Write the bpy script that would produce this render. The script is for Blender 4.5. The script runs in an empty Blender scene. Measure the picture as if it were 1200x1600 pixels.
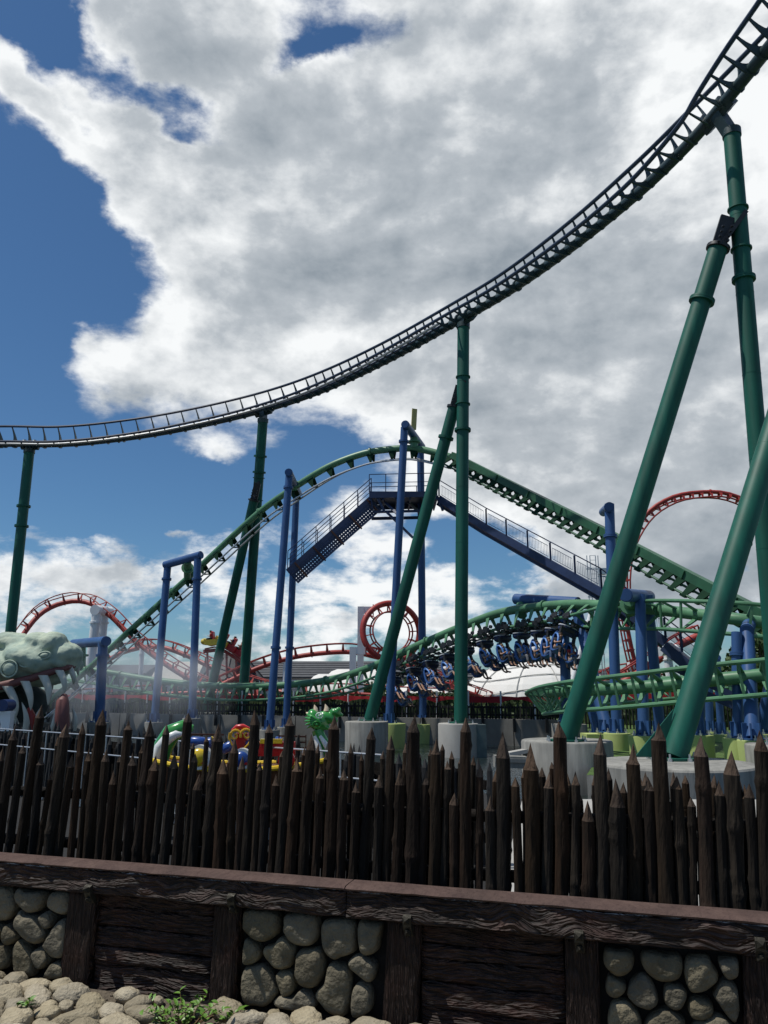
import bpy, bmesh, math, random
from mathutils import Vector, Matrix, noise, Euler
random.seed(7)
V = Vector
rad = math.radians
scene = bpy.context.scene
COL = scene.collection

# ------------------------------------------------------------------ camera
FPX, PITCH, EYE = 1205.0, rad(12.9), 1.7
cam_data = bpy.data.cameras.new('camera')
cam = bpy.data.objects.new('camera', cam_data)
COL.objects.link(cam)
cam.location = (0, 0, EYE)
cam.rotation_euler = (rad(90) + PITCH, 0, 0)
cam_data.sensor_fit = 'VERTICAL'
cam_data.sensor_height = 32.0
cam_data.lens = 32.0 * FPX / 1600.0
cam_data.clip_start = 0.05
cam_data.clip_end = 4000
scene.camera = cam

# surveying helpers: a direction read off the photograph plus a distance gives a point of the place
_c, _s = math.cos(PITCH), math.sin(PITCH)
def ray(px, py):
    u = (px - 600) / FPX; v = (800 - py) / FPX
    return V((u, _c - v * _s, _s + v * _c))
def P(px, py, Y):
    r = ray(px, py); t = Y / r.y
    return V((r.x * t, Y, EYE + r.z * t))
def G(px, py, z=0.0):
    r = ray(px, py); t = (z - EYE) / r.z
    return V((r.x * t, r.y * t, z))
def azel(px, py):
    r = ray(px, py).normalized()
    return math.atan2(r.x, r.y), math.asin(r.z)

# ------------------------------------------------------------------ view, world, sun
scene.view_settings.view_transform = 'Standard'
scene.view_settings.look = 'None'
scene.view_settings.gamma = 1.0
scene.view_settings.use_curve_mapping = False
scene.view_settings.exposure = -0.2
scene.render.engine = 'CYCLES'
scene.cycles.use_denoising = True
scene.cycles.max_bounces = 6
scene.cycles.volume_bounces = 0
scene.cycles.sample_clamp_indirect = 4.0

SUN_EL = rad(66)
SUN_DIR = V((-math.cos(SUN_EL) * 0.985, -0.10 * math.cos(SUN_EL), math.sin(SUN_EL))).normalized()
sun_data = bpy.data.lights.new('sun', 'SUN')
sun_data.energy = 4.6
sun_data.angle = rad(0.53)
sun_data.color = (1.0, 0.955, 0.88)
sun = bpy.data.objects.new('sun', sun_data)
COL.objects.link(sun)
sun.rotation_euler = (-SUN_DIR).to_track_quat('-Z', 'Y').to_euler()
sun.location = (-20, 0, 60)

class Sk:
    """a node socket with arithmetic"""
    tree = None
    def __init__(s, sock): s.s = sock
    @staticmethod
    def m(op, *a, clamp=False):
        n = Sk.tree.nodes.new('ShaderNodeMath'); n.operation = op; n.use_clamp = clamp
        for i, x in enumerate(a):
            if isinstance(x, Sk): Sk.tree.links.new(x.s, n.inputs[i])
            else: n.inputs[i].default_value = x
        return Sk(n.outputs[0])
    def __add__(s, o): return Sk.m('ADD', s, o)
    __radd__ = __add__
    def __sub__(s, o): return Sk.m('SUBTRACT', s, o)
    def __rsub__(s, o): return Sk.m('SUBTRACT', o, s)
    def __mul__(s, o): return Sk.m('MULTIPLY', s, o)
    __rmul__ = __mul__
    def __truediv__(s, o): return Sk.m('DIVIDE', s, o)
def smooth(x, a, b, c=0.0, d=1.0):
    n = Sk.tree.nodes.new('ShaderNodeMapRange'); n.interpolation_type = 'SMOOTHSTEP'
    Sk.tree.links.new(x.s, n.inputs[0])
    for i, v in enumerate((a, b, c, d)): n.inputs[i + 1].default_value = v
    return Sk(n.outputs[0])

world = bpy.data.worlds.new('World'); scene.world = world; world.use_nodes = True
wt = world.node_tree; wt.nodes.clear(); Sk.tree = wt
def wnode(t, **k):
    n = wt.nodes.new(t)
    for a, b in k.items(): setattr(n, a, b)
    return n
sky = wnode('ShaderNodeTexSky', sky_type='NISHITA')
sky.sun_disc = False
sky.sun_elevation = SUN_EL
sky.sun_rotation = math.atan2(SUN_DIR.x, SUN_DIR.y)
sky.air_density = 1.0; sky.dust_density = 0.35; sky.ozone_density = 2.2
tc = wnode('ShaderNodeTexCoord')
sp = wnode('ShaderNodeSeparateXYZ'); wt.links.new(tc.outputs['Generated'], sp.inputs[0])
dx, dy, dz = Sk(sp.outputs[0]), Sk(sp.outputs[1]), Sk(sp.outputs[2])
AZ = Sk.m('ARCTAN2', dx, dy)
EL = Sk.m('ARCSINE', dz)
def vec(x, y, z):
    n = wnode('ShaderNodeCombineXYZ')
    for i, a in enumerate((x, y, z)):
        if isinstance(a, Sk): wt.links.new(a.s, n.inputs[i])
        else: n.inputs[i].default_value = a
    return n.outputs[0]
def fbm(v, scale, detail, rough=0.55, dist=0.0):
    n = wnode('ShaderNodeTexNoise')
    wt.links.new(v, n.inputs['Vector'])
    n.inputs['Scale'].default_value = scale; n.inputs['Detail'].default_value = detail
    n.inputs['Roughness'].default_value = rough; n.inputs['Distortion'].default_value = dist
    return Sk(n.outputs[0])
def blob(px, py, rx, ry, rot=0, w=1.0):
    a0, e0 = azel(px, py); k = 1205.0
    ca, sa = math.cos(rad(rot)), math.sin(rad(rot))
    A = (AZ - a0) * math.cos(e0) ; E = (EL - e0)
    x = (A * ca + E * sa) * (k / rx); y = (E * ca - A * sa) * (k / ry)
    return Sk.m('EXPONENT', (x * x + y * y) * -1.0) * w
_wn = wnode('ShaderNodeTexNoise'); wt.links.new(vec(dx, dy, dz * 1.4), _wn.inputs['Vector']); _wn.inputs['Scale'].default_value = 4.2; _wn.inputs['Detail'].default_value = 7; _wn.inputs['Roughness'].default_value = .58
_ws = wnode('ShaderNodeSeparateXYZ'); wt.links.new(_wn.outputs['Color'], _ws.inputs[0])
AZ = AZ + (Sk(_ws.outputs[0]) - 0.5) * 0.26
EL = EL + (Sk(_ws.outputs[1]) - 0.5) * 0.22
# wide cloud banks of this sky, given where they hang; positive = cloud, negative = clear air
BANKS = [
 (205, 400, 55, 75, -50, -.50), (120, 300, 50, 30, -50, -.3), (470, 60, 60, 24, 20, -.5), (655, 45, 60, 30, -20, -.35), (330, 90, 90, 30, -20, -.25),
 (140, 175, 45, 14, -38, -.6), (400, 150, 45, 20, 20, -.25), (300, 215, 70, 20, -15, -.35),
 (700, 130, 420, 260, 0, 1.15), (330, 270, 170, 130, -35, 0.95), (50, 125, 85, 36, -40, 1.0), (190, 250, 110, 45, -38, .35),
 (230, 330, 130, 90, -50, .5), (300, 40, 170, 40, -12, 0.75), (480, 430, 240, 130, 20, 1.0), (290, 510, 90, 60, -30, 0.6),
 (950, 420, 330, 260, 0, 1.2), (1150, 150, 300, 250, 0, 1.2), (900, 700, 230, 130, 0, 1.0),
 (1120, 800, 230, 180, 0, 1.0), (220, 590, 70, 26, 0, 0.35), (340, 690, 60, 22, 0, .52),
 (265, 793, 26, 13, 0, .72), (155, 535, 36, 26, 30, .52), (35, 398, 26, 12, 0, .45),
 (100, 850, 110, 26, 0, .5), (60, 895, 160, 30, 0, .62), (330, 895, 150, 34, 0, .6), (590, 862, 60, 32, 0, .75), (560, 795, 60, 32, 0, .35),
 (600, 930, 150, 28, 0, .62), (820, 880, 120, 35, 0, .5), (700, 990, 150, 40, 0, .55), (350, 985, 260, 40, 0, .55),
 (20, 955, 80, 34, 0, .5), (500, 1000, 120, 30, 0, .45), (200, 935, 90, 26, 0, .3), (850, 900, 70, 20, 0, .3), (700, 620, 180, 60, 10, .7),
 (250, 165, 125, 30, -30, -1.05), (40, 15, 95, 50, -10, -1.2), (120, 95, 60, 22, -35, -.5), (520, 35, 150, 50, 10, -.52), (610, 75, 60, 30, 0, -.3), (210, 45, 60, 45, 0, .45), (40, 480, 110, 230, 0, -.9), (10, 330, 40, 60, 0, -.5), (430, 60, 50, 30, 20, -.35), (330, 190, 50, 22, -30, -.4),
 (150, 720, 260, 60, 0, -.55), (560, 700, 110, 45, 0, -.6), (430, 770, 120, 40, 0, -.5), (730, 850, 95, 42, -25, -1.0), (600, 905, 80, 22, 0, -.3), (780, 955, 120, 22, 0, -.25), (180, 870, 200, 14, 0, -.15), (820, 830, 60, 25, -30, -.4),
]
M = fbm(vec(dx, dy, dz * 1.7), 1.9, 2.0, 0.5) * 0.75 - 0.30
for b in BANKS: M = M + blob(*b)
pv = vec(dx, dy, dz * 1.5)
n1 = fbm(pv, 4.6, 12, 0.57, 0.12)
pv2 = vec(dx - 0.028, dy, dz * 1.5 + 0.045)
n2 = fbm(pv2, 4.6, 12, 0.57, 0.12)
pv3 = vec(dx * 1.0, dy, dz * 2.2)
n3 = fbm(pv3, 15.0, 9, 0.62, 0.1)
low = smooth(Sk.m('ARCSINE', dz), 0.34, 0.04)
nb = fbm(vec(dx + 3.1, dy, dz * 1.5), 1.9, 3.0, 0.5)
D1 = M + (n1 - 0.5) * 2.2 + (n3 - 0.5) * (low * 1.5 + 1.25) - low * 0.12
alpha = smooth(D1, 0.04, 0.80)
rim = smooth(D1, 1.1, 0.35)
n5 = fbm(vec(dx, dy, dz * 1.4), 11.0, 8, 0.55, 0.1); n6 = fbm(vec(dx - 0.010, dy, dz * 1.4 + 0.018), 11.0, 8, 0.55, 0.1)
light = (n1 - n2) * 1.35 + (n5 - n6) * (rim * 0.9 + 0.55) + (n3 - 0.5) * 0.30 + (nb - 0.5) * 1.7 + rim * 0.14 + 0.03
thick = smooth(D1, 0.5, 2.0)
grey = blob(1080, 900, 300, 260, 0, .75) + blob(860, 560, 200, 150, 0, .5) + blob(900, 60, 330, 160, 0, .3) + blob(1050, 480, 120, 90, 0, .22) + blob(520, 460, 150, 60, 0, .22)+ blob(760,480,90,70,-40,.25)
tone = 0.86 + light - thick * 0.10 - grey * 0.50
tone = Sk.m('MAXIMUM', Sk.m('MINIMUM', tone, 1.0), 0.06)
ramp = wnode('ShaderNodeValToRGB')
wt.links.new(tone.s, ramp.inputs[0])
e = ramp.color_ramp.elements
e[0].position = 0.0; e[0].color = (.15, .185, .23, 1)
e[1].position = 1.0; e[1].color = (.90, .92, .93, 1)
x = e.new(.38); x.color = (.28, .325, .37, 1)
x = e.new(.68); x.color = (.46, .50, .54, 1)
CLOUD_GAIN = 12.0
cg = wnode('ShaderNodeVectorMath', operation='SCALE'); wt.links.new(ramp.outputs[0], cg.inputs[0]); cg.inputs['Scale'].default_value = CLOUD_GAIN
tint = wnode('ShaderNodeMix', data_type='RGBA', blend_type='MULTIPLY'); tint.inputs[0].default_value = 1.0
wt.links.new(sky.outputs[0], tint.inputs[6]); tint.inputs[7].default_value = (.50, .74, .92, 1)
mix = wnode('ShaderNodeMix', data_type='RGBA')
wt.links.new(alpha.s, mix.inputs[0]); wt.links.new(tint.outputs[2], mix.inputs[6]); wt.links.new(cg.outputs[0], mix.inputs[7])
bg = wnode('ShaderNodeBackground'); bg.inputs[1].default_value = 0.10
wt.links.new(mix.outputs[2], bg.inputs[0])
wo = wnode('ShaderNodeOutputWorld'); wt.links.new(bg.outputs[0], wo.inputs[0])
world.cycles.sampling_method = 'MANUAL'; world.cycles.sample_map_resolution = 512

# ------------------------------------------------------------------ materials
MATS = {}
def mat(name, col, rough=0.6, metal=0.0, var=0.25, scale=3.0, stretch=(1, 1, 1), bump=0.0, bscale=20.0, spec=0.5, coat=0.0, col2=None, dirt=0.0, rnd=0.0):
    m = bpy.data.materials.new(name); m.use_nodes = True
    t = m.node_tree; t.nodes.clear(); L = t.links.new
    out = t.nodes.new('ShaderNodeOutputMaterial'); b = t.nodes.new('ShaderNodeBsdfPrincipled')
    L(b.outputs[0], out.inputs[0])
    b.inputs['Roughness'].default_value = rough; b.inputs['Metallic'].default_value = metal
    b.inputs['Specular IOR Level'].default_value = spec; b.inputs['Coat Weight'].default_value = coat
    tc = t.nodes.new('ShaderNodeTexCoord'); mp = t.nodes.new('ShaderNodeMapping')
    L(tc.outputs['Object'], mp.inputs[0]); mp.inputs['Scale'].default_value = stretch
    n = t.nodes.new('ShaderNodeTexNoise'); L(mp.outputs[0], n.inputs['Vector'])
    n.inputs['Scale'].default_value = scale; n.inputs['Detail'].default_value = 6; n.inputs['Roughness'].default_value = .6
    r = t.nodes.new('ShaderNodeValToRGB'); L(n.outputs[0], r.inputs[0])
    c = V(col[:3]); d = V(col2[:3]) if col2 else c * (1 - var)
    r.color_ramp.elements[0].position = .32; r.color_ramp.elements[0].color = (*d, 1)
    r.color_ramp.elements[1].position = .66; r.color_ramp.elements[1].color = (*c, 1)
    src = r.outputs[0]
    if dirt:
        n2 = t.nodes.new('ShaderNodeTexNoise'); L(tc.outputs['Object'], n2.inputs['Vector'])
        n2.inputs['Scale'].default_value = scale * .31; n2.inputs['Detail'].default_value = 8
        r2 = t.nodes.new('ShaderNodeMapRange'); L(n2.outputs[0], r2.inputs[0])
        r2.inputs[1].default_value = .45; r2.inputs[2].default_value = .75; r2.inputs[4].default_value = dirt
        mx = t.nodes.new('ShaderNodeMix'); mx.data_type = 'RGBA'
        L(r2.outputs[0], mx.inputs[0]); L(src, mx.inputs[6]); mx.inputs[7].default_value = (c.x * .3 + .01, c.y * .3 + .01, c.z * .3 + .01, 1)
        src = mx.outputs[2]
    if rnd:
        oi = t.nodes.new('ShaderNodeObjectInfo'); hs = t.nodes.new('ShaderNodeHueSaturation'); mr = t.nodes.new('ShaderNodeMapRange'); m2 = t.nodes.new('ShaderNodeMath'); m2.operation = 'FRACT'; m3 = t.nodes.new('ShaderNodeMath'); m3.operation = 'MULTIPLY'; m3.inputs[1].default_value = 7.31; ms = t.nodes.new('ShaderNodeMapRange')
        L(oi.outputs['Random'], mr.inputs[0]); mr.inputs[3].default_value = 1 - rnd; mr.inputs[4].default_value = 1 + rnd * .8; L(mr.outputs[0], hs.inputs['Value'])
        L(oi.outputs['Random'], m3.inputs[0]); L(m3.outputs[0], m2.inputs[0]); L(m2.outputs[0], ms.inputs[0]); ms.inputs[3].default_value = .85; ms.inputs[4].default_value = 1.12; L(ms.outputs[0], hs.inputs['Saturation'])
        L(src, hs.inputs['Color']); src = hs.outputs[0]
    L(src, b.inputs['Base Color'])
    if bump:
        nb = t.nodes.new('ShaderNodeTexNoise'); L(mp.outputs[0], nb.inputs['Vector'])
        nb.inputs['Scale'].default_value = bscale; nb.inputs['Detail'].default_value = 8
        bu = t.nodes.new('ShaderNodeBump'); bu.inputs['Strength'].default_value = min(1, bump); bu.inputs['Distance'].default_value = .02 * max(1, bump)
        L(nb.outputs[0], bu.inputs['Height']); L(bu.outputs[0], b.inputs['Normal'])
    MATS[name] = m
    return m
def wood(name, col, col2, axis='x', knot=1.0, white=False, gscale=1.0, strength=1.0):
    """dark carved wood: long warped grain ridges along one axis"""
    m = bpy.data.materials.new(name); m.use_nodes = True
    t = m.node_tree; t.nodes.clear(); L = t.links.new
    out = t.nodes.new('ShaderNodeOutputMaterial'); b = t.nodes.new('ShaderNodeBsdfPrincipled'); L(b.outputs[0], out.inputs[0])
    b.inputs['Roughness'].default_value = .62; b.inputs['Specular IOR Level'].default_value = .25
    tc = t.nodes.new('ShaderNodeTexCoord')
    # warp
    nw = t.nodes.new('ShaderNodeTexNoise'); L(tc.outputs['Object'], nw.inputs['Vector']); nw.inputs['Scale'].default_value = 3.2; nw.inputs['Detail'].default_value = 1
    sc = t.nodes.new('ShaderNodeVectorMath'); sc.operation = 'SCALE'; L(nw.outputs['Color'], sc.inputs[0]); sc.inputs['Scale'].default_value = .16 * knot
    ad = t.nodes.new('ShaderNodeVectorMath'); ad.operation = 'ADD'; L(tc.outputs['Object'], ad.inputs[0]); L(sc.outputs[0], ad.inputs[1])
    mp = t.nodes.new('ShaderNodeMapping'); L(ad.outputs[0], mp.inputs[0])
    mp.inputs['Scale'].default_value = (.9, 1, 6.5) if axis == 'x' else (9, 1, .7)
    n = t.nodes.new('ShaderNodeTexNoise'); L(mp.outputs[0], n.inputs['Vector']); n.inputs['Scale'].default_value = 2.6 * gscale; n.inputs['Detail'].default_value = 3.5; n.inputs['Roughness'].default_value = .6
    wv = t.nodes.new('ShaderNodeMath'); wv.operation = 'PINGPONG'; L(n.outputs[0], wv.inputs[0]); wv.inputs[1].default_value = .085
    r = t.nodes.new('ShaderNodeMapRange'); L(wv.outputs[0], r.inputs[0]); r.inputs[1].default_value = 0; r.inputs[2].default_value = .085
    nf = t.nodes.new('ShaderNodeTexNoise'); L(mp.outputs[0], nf.inputs['Vector']); nf.inputs['Scale'].default_value = 9; nf.inputs['Detail'].default_value = 5
    sm = t.nodes.new('ShaderNodeMath'); sm.operation = 'MULTIPLY_ADD'; L(nf.outputs[0], sm.inputs[0]); sm.inputs[1].default_value = .5; L(r.outputs[0], sm.inputs[2])
    bu = t.nodes.new('ShaderNodeBump'); bu.inputs['Strength'].default_value = strength; bu.inputs['Distance'].default_value = .030
    L(sm.outputs[0], bu.inputs['Height']); L(bu.outputs[0], b.inputs['Normal'])
    rp = t.nodes.new('ShaderNodeValToRGB'); L(sm.outputs[0], rp.inputs[0])
    rp.color_ramp.elements[0].position = .15; rp.color_ramp.elements[0].color = (*col2, 1)
    rp.color_ramp.elements[1].position = 1.0; rp.color_ramp.elements[1].color = (*col, 1)  # grain colour: ridges paler, grooves near black, so the relief looks lit
    src = rp.outputs[0]
    # reddish worn patches
    n3 = t.nodes.new('ShaderNodeTexNoise'); L(tc.outputs['Object'], n3.inputs['Vector']); n3.inputs['Scale'].default_value = 4; n3.inputs['Detail'].default_value = 5
    r3 = t.nodes.new('ShaderNodeMapRange'); L(n3.outputs[0], r3.inputs[0]); r3.inputs[1].default_value = .5; r3.inputs[2].default_value = .75; r3.inputs[4].default_value = .6
    mx = t.nodes.new('ShaderNodeMix'); mx.data_type = 'RGBA'; L(r3.outputs[0], mx.inputs[0]); L(src, mx.inputs[6]); mx.inputs[7].default_value = (col[0] * 1.5, col[1] * .95, col[2] * .85, 1)
    src = mx.outputs[2]
    if white:   # bare scuffed edge where the paint has worn off
        s = t.nodes.new('ShaderNodeSeparateXYZ'); L(tc.outputs['Object'], s.inputs[0])
        mr = t.nodes.new('ShaderNodeMapRange'); L(s.outputs[2], mr.inputs[0]); mr.inputs[1].default_value = .616; mr.inputs[2].default_value = .628
        n4 = t.nodes.new('ShaderNodeTexNoise'); m4 = t.nodes.new('ShaderNodeMapping'); L(tc.outputs['Object'], m4.inputs[0]); m4.inputs['Scale'].default_value = (7, 20, 130); L(m4.outputs[0], n4.inputs['Vector']); n4.inputs['Scale'].default_value = 1; n4.inputs['Detail'].default_value = 6
        mm = t.nodes.new('ShaderNodeMath'); mm.operation = 'MULTIPLY'; L(mr.outputs[0], mm.inputs[0]); L(n4.outputs[0], mm.inputs[1])
        r4 = t.nodes.new('ShaderNodeMapRange'); L(mm.outputs[0], r4.inputs[0]); r4.inputs[1].default_value = .49; r4.inputs[2].default_value = .56
        mx = t.nodes.new('ShaderNodeMix'); mx.data_type = 'RGBA'; L(r4.outputs[0], mx.inputs[0]); L(src, mx.inputs[6]); mx.inputs[7].default_value = (.38, .38, .40, 1)
        src = mx.outputs[2]
    L(src, b.inputs['Base Color'])
    return m

TEAL = mat('teal_paint', (.007, .112, .076), .52, 0, .35, 2.2, (1.6, 1.6, .12), .02, 30, .35, dirt=.45)
TRACKG = mat('track_green_paint', (.10, .255, .135), .42, 0, .3, 1.5, (1, 1, 1), .02, 30, .4, dirt=.3)
TRACKB = mat('track_navy_paint', (.020, .040, .085), .35, 0, .3, 2, (1, 1, 1), .0, spec=.6)
SPINED = mat('track_spine_paint', (.028, .058, .062), .42, 0, .35, 2, (1, 1, 1), .0, spec=.5)
BLUE = mat('blue_paint', (.036, .098, .255), .42, 0, .25, 1.3, (1, 1, .4), .02, 30, .4, dirt=.22)
NAVY = mat('navy_steel', (.022, .040, .110), .5, 0, .3, 2)
RED = mat('red_paint', (.38, .036, .026), .5, 0, .3, 1.5, dirt=.3)
RAILRED = mat('dark_red_rail', (.30, .025, .02), .5, 0, .3, 1.5)
WHITE = mat('white_paint', (.80, .81, .82), .5, 0, .12, 1.0, (1, 1, .3), dirt=.12)
FABRIC = mat('white_membrane', (.70, .69, .65), .7, 0, .12, .35, dirt=.06)
CONC = mat('raw_concrete', (.32, .315, .285), .88, 0, .45, 2.6, (1.5, 1.5, .16), .4, 18, dirt=.65)
CONCW = mat('pale_concrete', (.40, .39, .36), .85, 0, .2, 1.2, (1, 1, .5), .2, 14, dirt=.2)
RETAIN = mat('retaining_concrete', (.24, .235, .215), .9, 0, .4, .8, (1, 1, .6), .2, 6, dirt=.4)
CHART = mat('chartreuse_paint', (.42, .50, .17), .75, 0, .15, 1.3, (1, 1, .5), .1, 10, dirt=.18)
STEEL = mat('galvanised_steel', (.55, .57, .58), .4, .7, .2, 6)
DARKST = mat('dark_steel', (.03, .032, .035), .45, .3, .3, 5)
RUST = mat('rusty_brown_steel', (.10, .035, .018), .7, 0, .4, 6)
STONE = mat('wall_stone', (.192, .168, .118), .9, 0, .35, 7, (1, 1, 1), 1.2, 34, .15, col2=(.090, .080, .058), dirt=.45, rnd=.28)
COBB = mat('cobble_stone', (.40, .35, .25), .88, 0, .3, 12, (1, 1, 1), .9, 45, .2, col2=(.25, .215, .15), dirt=.45, rnd=.25)
MORTAR = mat('black_mortar', (.012, .011, .010), .95, 0, .3, 20, bump=.4)
SOIL = mat('sandy_soil', (.145, .118, .085), .95, 0, .5, 25, bump=1.0, bscale=60)
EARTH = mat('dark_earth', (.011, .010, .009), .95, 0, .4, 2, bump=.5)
ASPH = mat('asphalt', (.06, .06, .06), .9, 0, .3, 3, bump=.2)
GRASS = mat('lawn', (.070, .135, .022), .9, 0, .5, 6, bump=.6, bscale=60)
PINK = mat('worn_pink_render', (.112, .074, .062), .9, 0, .25, 9, (1, 1, 1), 1.0, 30, .2, col2=(.075, .048, .042), dirt=.6)
BEAM = wood('carved_beam', (.062, .042, .036), (.005, .004, .004), 'x', 1.2, True)
PLANK = wood('carved_plank', (.054, .032, .026), (.005, .003, .003), 'x', .45)
POSTW = wood('carved_post', (.054, .033, .026), (.005, .003, .003), 'z', .35, gscale=1.4)
IRON = mat('forged_iron', (.055, .052, .042), .5, .5, .4, 30, bump=.3, bscale=50)
def bark(name, a, b):
    m = mat(name, a, .85, 0, .5, 9, (2.4, 2.4, .35), 1.4, 14, .2, col2=b, rnd=.35)
    return m
PALES = [bark('log_umber', (.034, .021, .012), (.008, .006, .004)), bark('log_russet', (.036, .020, .012), (.008, .006, .004)),
         bark('log_grey', (.030, .023, .016), (.008, .006, .005)), bark('log_dark', (.015, .011, .009), (.006, .005, .004))]
CUT = bark('cut_wood', (.088, .060, .042), (.040, .027, .020))
CUSH = mat('seat_blue', (.022, .075, .24), .4, 0, .1, 5)
SKIN = mat('skin', (.42, .23, .15), .6, 0, .1, 8)
HAIRS = [mat('hair_dark', (.015, .010, .008), .6), mat('hair_brown', (.06, .03, .015), .6), mat('hair_fair', (.20, .13, .06), .6)]
CLOTH = {n: mat('cloth_' + n, c, .85, 0, .15, 9) for n, c in dict(white=(.65, .65, .66), black=(.015, .015, .018), navy=(.02, .03, .08), grey=(.18, .18, .19), red=(.42, .03, .03), teal=(.25, .42, .42), beige=(.42, .34, .25), denim=(.06, .10, .19)).items()}
ROOFG = mat('grey_roof', (.075, .078, .085), .7, 0, .3, 1.0, (1, 1, 1), .2, 5)
WALLG = mat('pale_facade', (.42, .41, .39), .8, 0, .2, .5)
WINDK = mat('dark_glass', (.02, .025, .03), .1, 0, .1, 1, spec=.8)
BANNER = mat('red_banner_cloth', (.48, .015, .025), .7, 0, .25, 1.5)
LEAFM = mat('tree_leaf', (.060, .105, .020), .7, 0, .5, .6, col2=(.022, .050, .012))
HEDGEM = mat('hedge_leaf', (.048, .085, .020), .7, 0, .5, 1.2, col2=(.018, .034, .010))
SPRIG = mat('sprig_leaf', (.13, .27, .035), .45, 0, .35, 20)
TRUNK = mat('tree_bark', (.07, .05, .035), .9, 0, .4, 5, bump=.5)

# ------------------------------------------------------------------ object helpers
def thing(name, label, cat, loc=(0, 0, 0), group=None):
    o = bpy.data.objects.new(name, None); COL.objects.link(o)
    o.location = loc; o.empty_display_size = .2
    o['label'] = label; o['category'] = cat
    if group: o['group'] = group
    return o
def tag(o, label=None, cat=None, group=None, kind=None):
    for k, v in (('label', label), ('category', cat), ('group', group), ('kind', kind)):
        if v: o[k] = v
    return o
WL = {}      # world offset of every root built here
def off(p):
    o = V((0, 0, 0))
    while p is not None: o += p.location; p = p.parent
    return o
def link(name, mesh, parent=None, kind=None):
    o = bpy.data.objects.new(name, mesh); COL.objects.link(o); o.parent = parent
    if kind: o['kind'] = kind
    return o
class MB:
    def __init__(s): s.v = []; s.f = []; s.mi = []; s.cur = 0
    def add(s, vs, fs):
        k = len(s.v); s.v += [tuple(v) for v in vs]; s.f += [tuple(i + k for i in f) for f in fs]; s.mi += [s.cur] * len(fs)
    def tube(s, pts, r, n=12, caps=True, ell=None):
        pts = [V(p) for p in pts]; m = len(pts)
        rr = r if isinstance(r, (list, tuple)) else [r] * m
        T0 = (pts[1] - pts[0]).normalized()
        U = T0.orthogonal().normalized() if abs(T0.z) > .9 else (V((0, 0, 1)) - T0 * T0.z).normalized()
        vs = []
        for i, p in enumerate(pts):
            T = ((pts[min(i + 1, m - 1)] - p).normalized() + (p - pts[max(i - 1, 0)]).normalized()).normalized()
            U = (U - T * U.dot(T)).normalized(); R = T.cross(U)
            for j in range(n):
                a = 2 * math.pi * j / n
                vs.append(p + (U * math.cos(a) + R * math.sin(a)) * rr[i])
        fs = [(i * n + j, i * n + (j + 1) % n, (i + 1) * n + (j + 1) % n, (i + 1) * n + j) for i in range(m - 1) for j in range(n)]
        if caps: fs += [tuple(range(n))[::-1], tuple(range((m - 1) * n, m * n))]
        s.add(vs, fs)
    def cyl(s, a, b, r, r2=None, n=12): s.tube([a, b], [r, r if r2 is None else r2], n)
    def box(s, c, size, rot=None):
        c = V(c); h = V(size) * .5
        vs = [V((x * h.x, y * h.y, z * h.z)) for x in (-1, 1) for y in (-1, 1) for z in (-1, 1)]
        if rot is not None: vs = [rot @ v for v in vs]
        s.add([c + v for v in vs], [(0, 1, 3, 2), (4, 6, 7, 5), (0, 4, 5, 1), (2, 3, 7, 6), (0, 2, 6, 4), (1, 5, 7, 3)])
    def bar(s, a, b, w, h, up=V((0, 0, 1))):
        a, b = V(a), V(b); T = (b - a).normalized()
        R = T.cross(up); R = R.normalized() if R.length > 1e-4 else V((1, 0, 0)); U = R.cross(T)
        vs = [p + R * x * w / 2 + U * z * h / 2 for p in (a, b) for x in (-1, 1) for z in (-1, 1)]
        s.add(vs, [(0, 1, 3, 2), (4, 6, 7, 5), (0, 4, 5, 1), (2, 3, 7, 6), (0, 2, 6, 4), (1, 5, 7, 3)])
    def ell(s, c, r, rot=None, nu=12, nv=8, amp=0.0, seed=0.0, pw=1.0):
        c = V(c); vs = [V((0, 0, 1))]
        for i in range(1, nv):
            for j in range(nu):
                th = math.pi * i / nv; ph = 2 * math.pi * j / nu
                vs.append(V((math.sin(th) * math.cos(ph), math.sin(th) * math.sin(ph), math.cos(th))))
        vs.append(V((0, 0, -1)))
        out = []
        for v in vs:
            if pw != 1.0: v = V([math.copysign(abs(a) ** pw, a) for a in v])
            k = 1 + (amp * noise.noise(v * 1.6 + V((seed, seed * 1.7, -seed))) if amp else 0)
            w = V((v.x * r[0], v.y * r[1], v.z * r[2])) * k
            if rot is not None: w = rot @ w
            out.append(c + w)
        fs = [(0, 1 + j, 1 + (j + 1) % nu) for j in range(nu)]
        for i in range(nv - 2):
            fs += [(1 + i * nu + j, 1 + (i + 1) * nu + j, 1 + (i + 1) * nu + (j + 1) % nu, 1 + i * nu + (j + 1) % nu) for j in range(nu)]
        l = len(out) - 1
        fs += [(l, 1 + (nv - 2) * nu + (j + 1) % nu, 1 + (nv - 2) * nu + j) for j in range(nu)]
        s.add(out, fs)
    def loft(s, rings, caps=True, close=True):
        n = len(rings[0]); vs = [p for r in rings for p in r]
        fs = [(i * n + j, i * n + (j + 1) % n, (i + 1) * n + (j + 1) % n, (i + 1) * n + j) for i in range(len(rings) - 1) for j in range(n if close else n - 1)]
        if caps: fs += [tuple(range(n))[::-1], tuple(range(len(vs) - n, len(vs)))]
        s.add(vs, fs)
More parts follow.
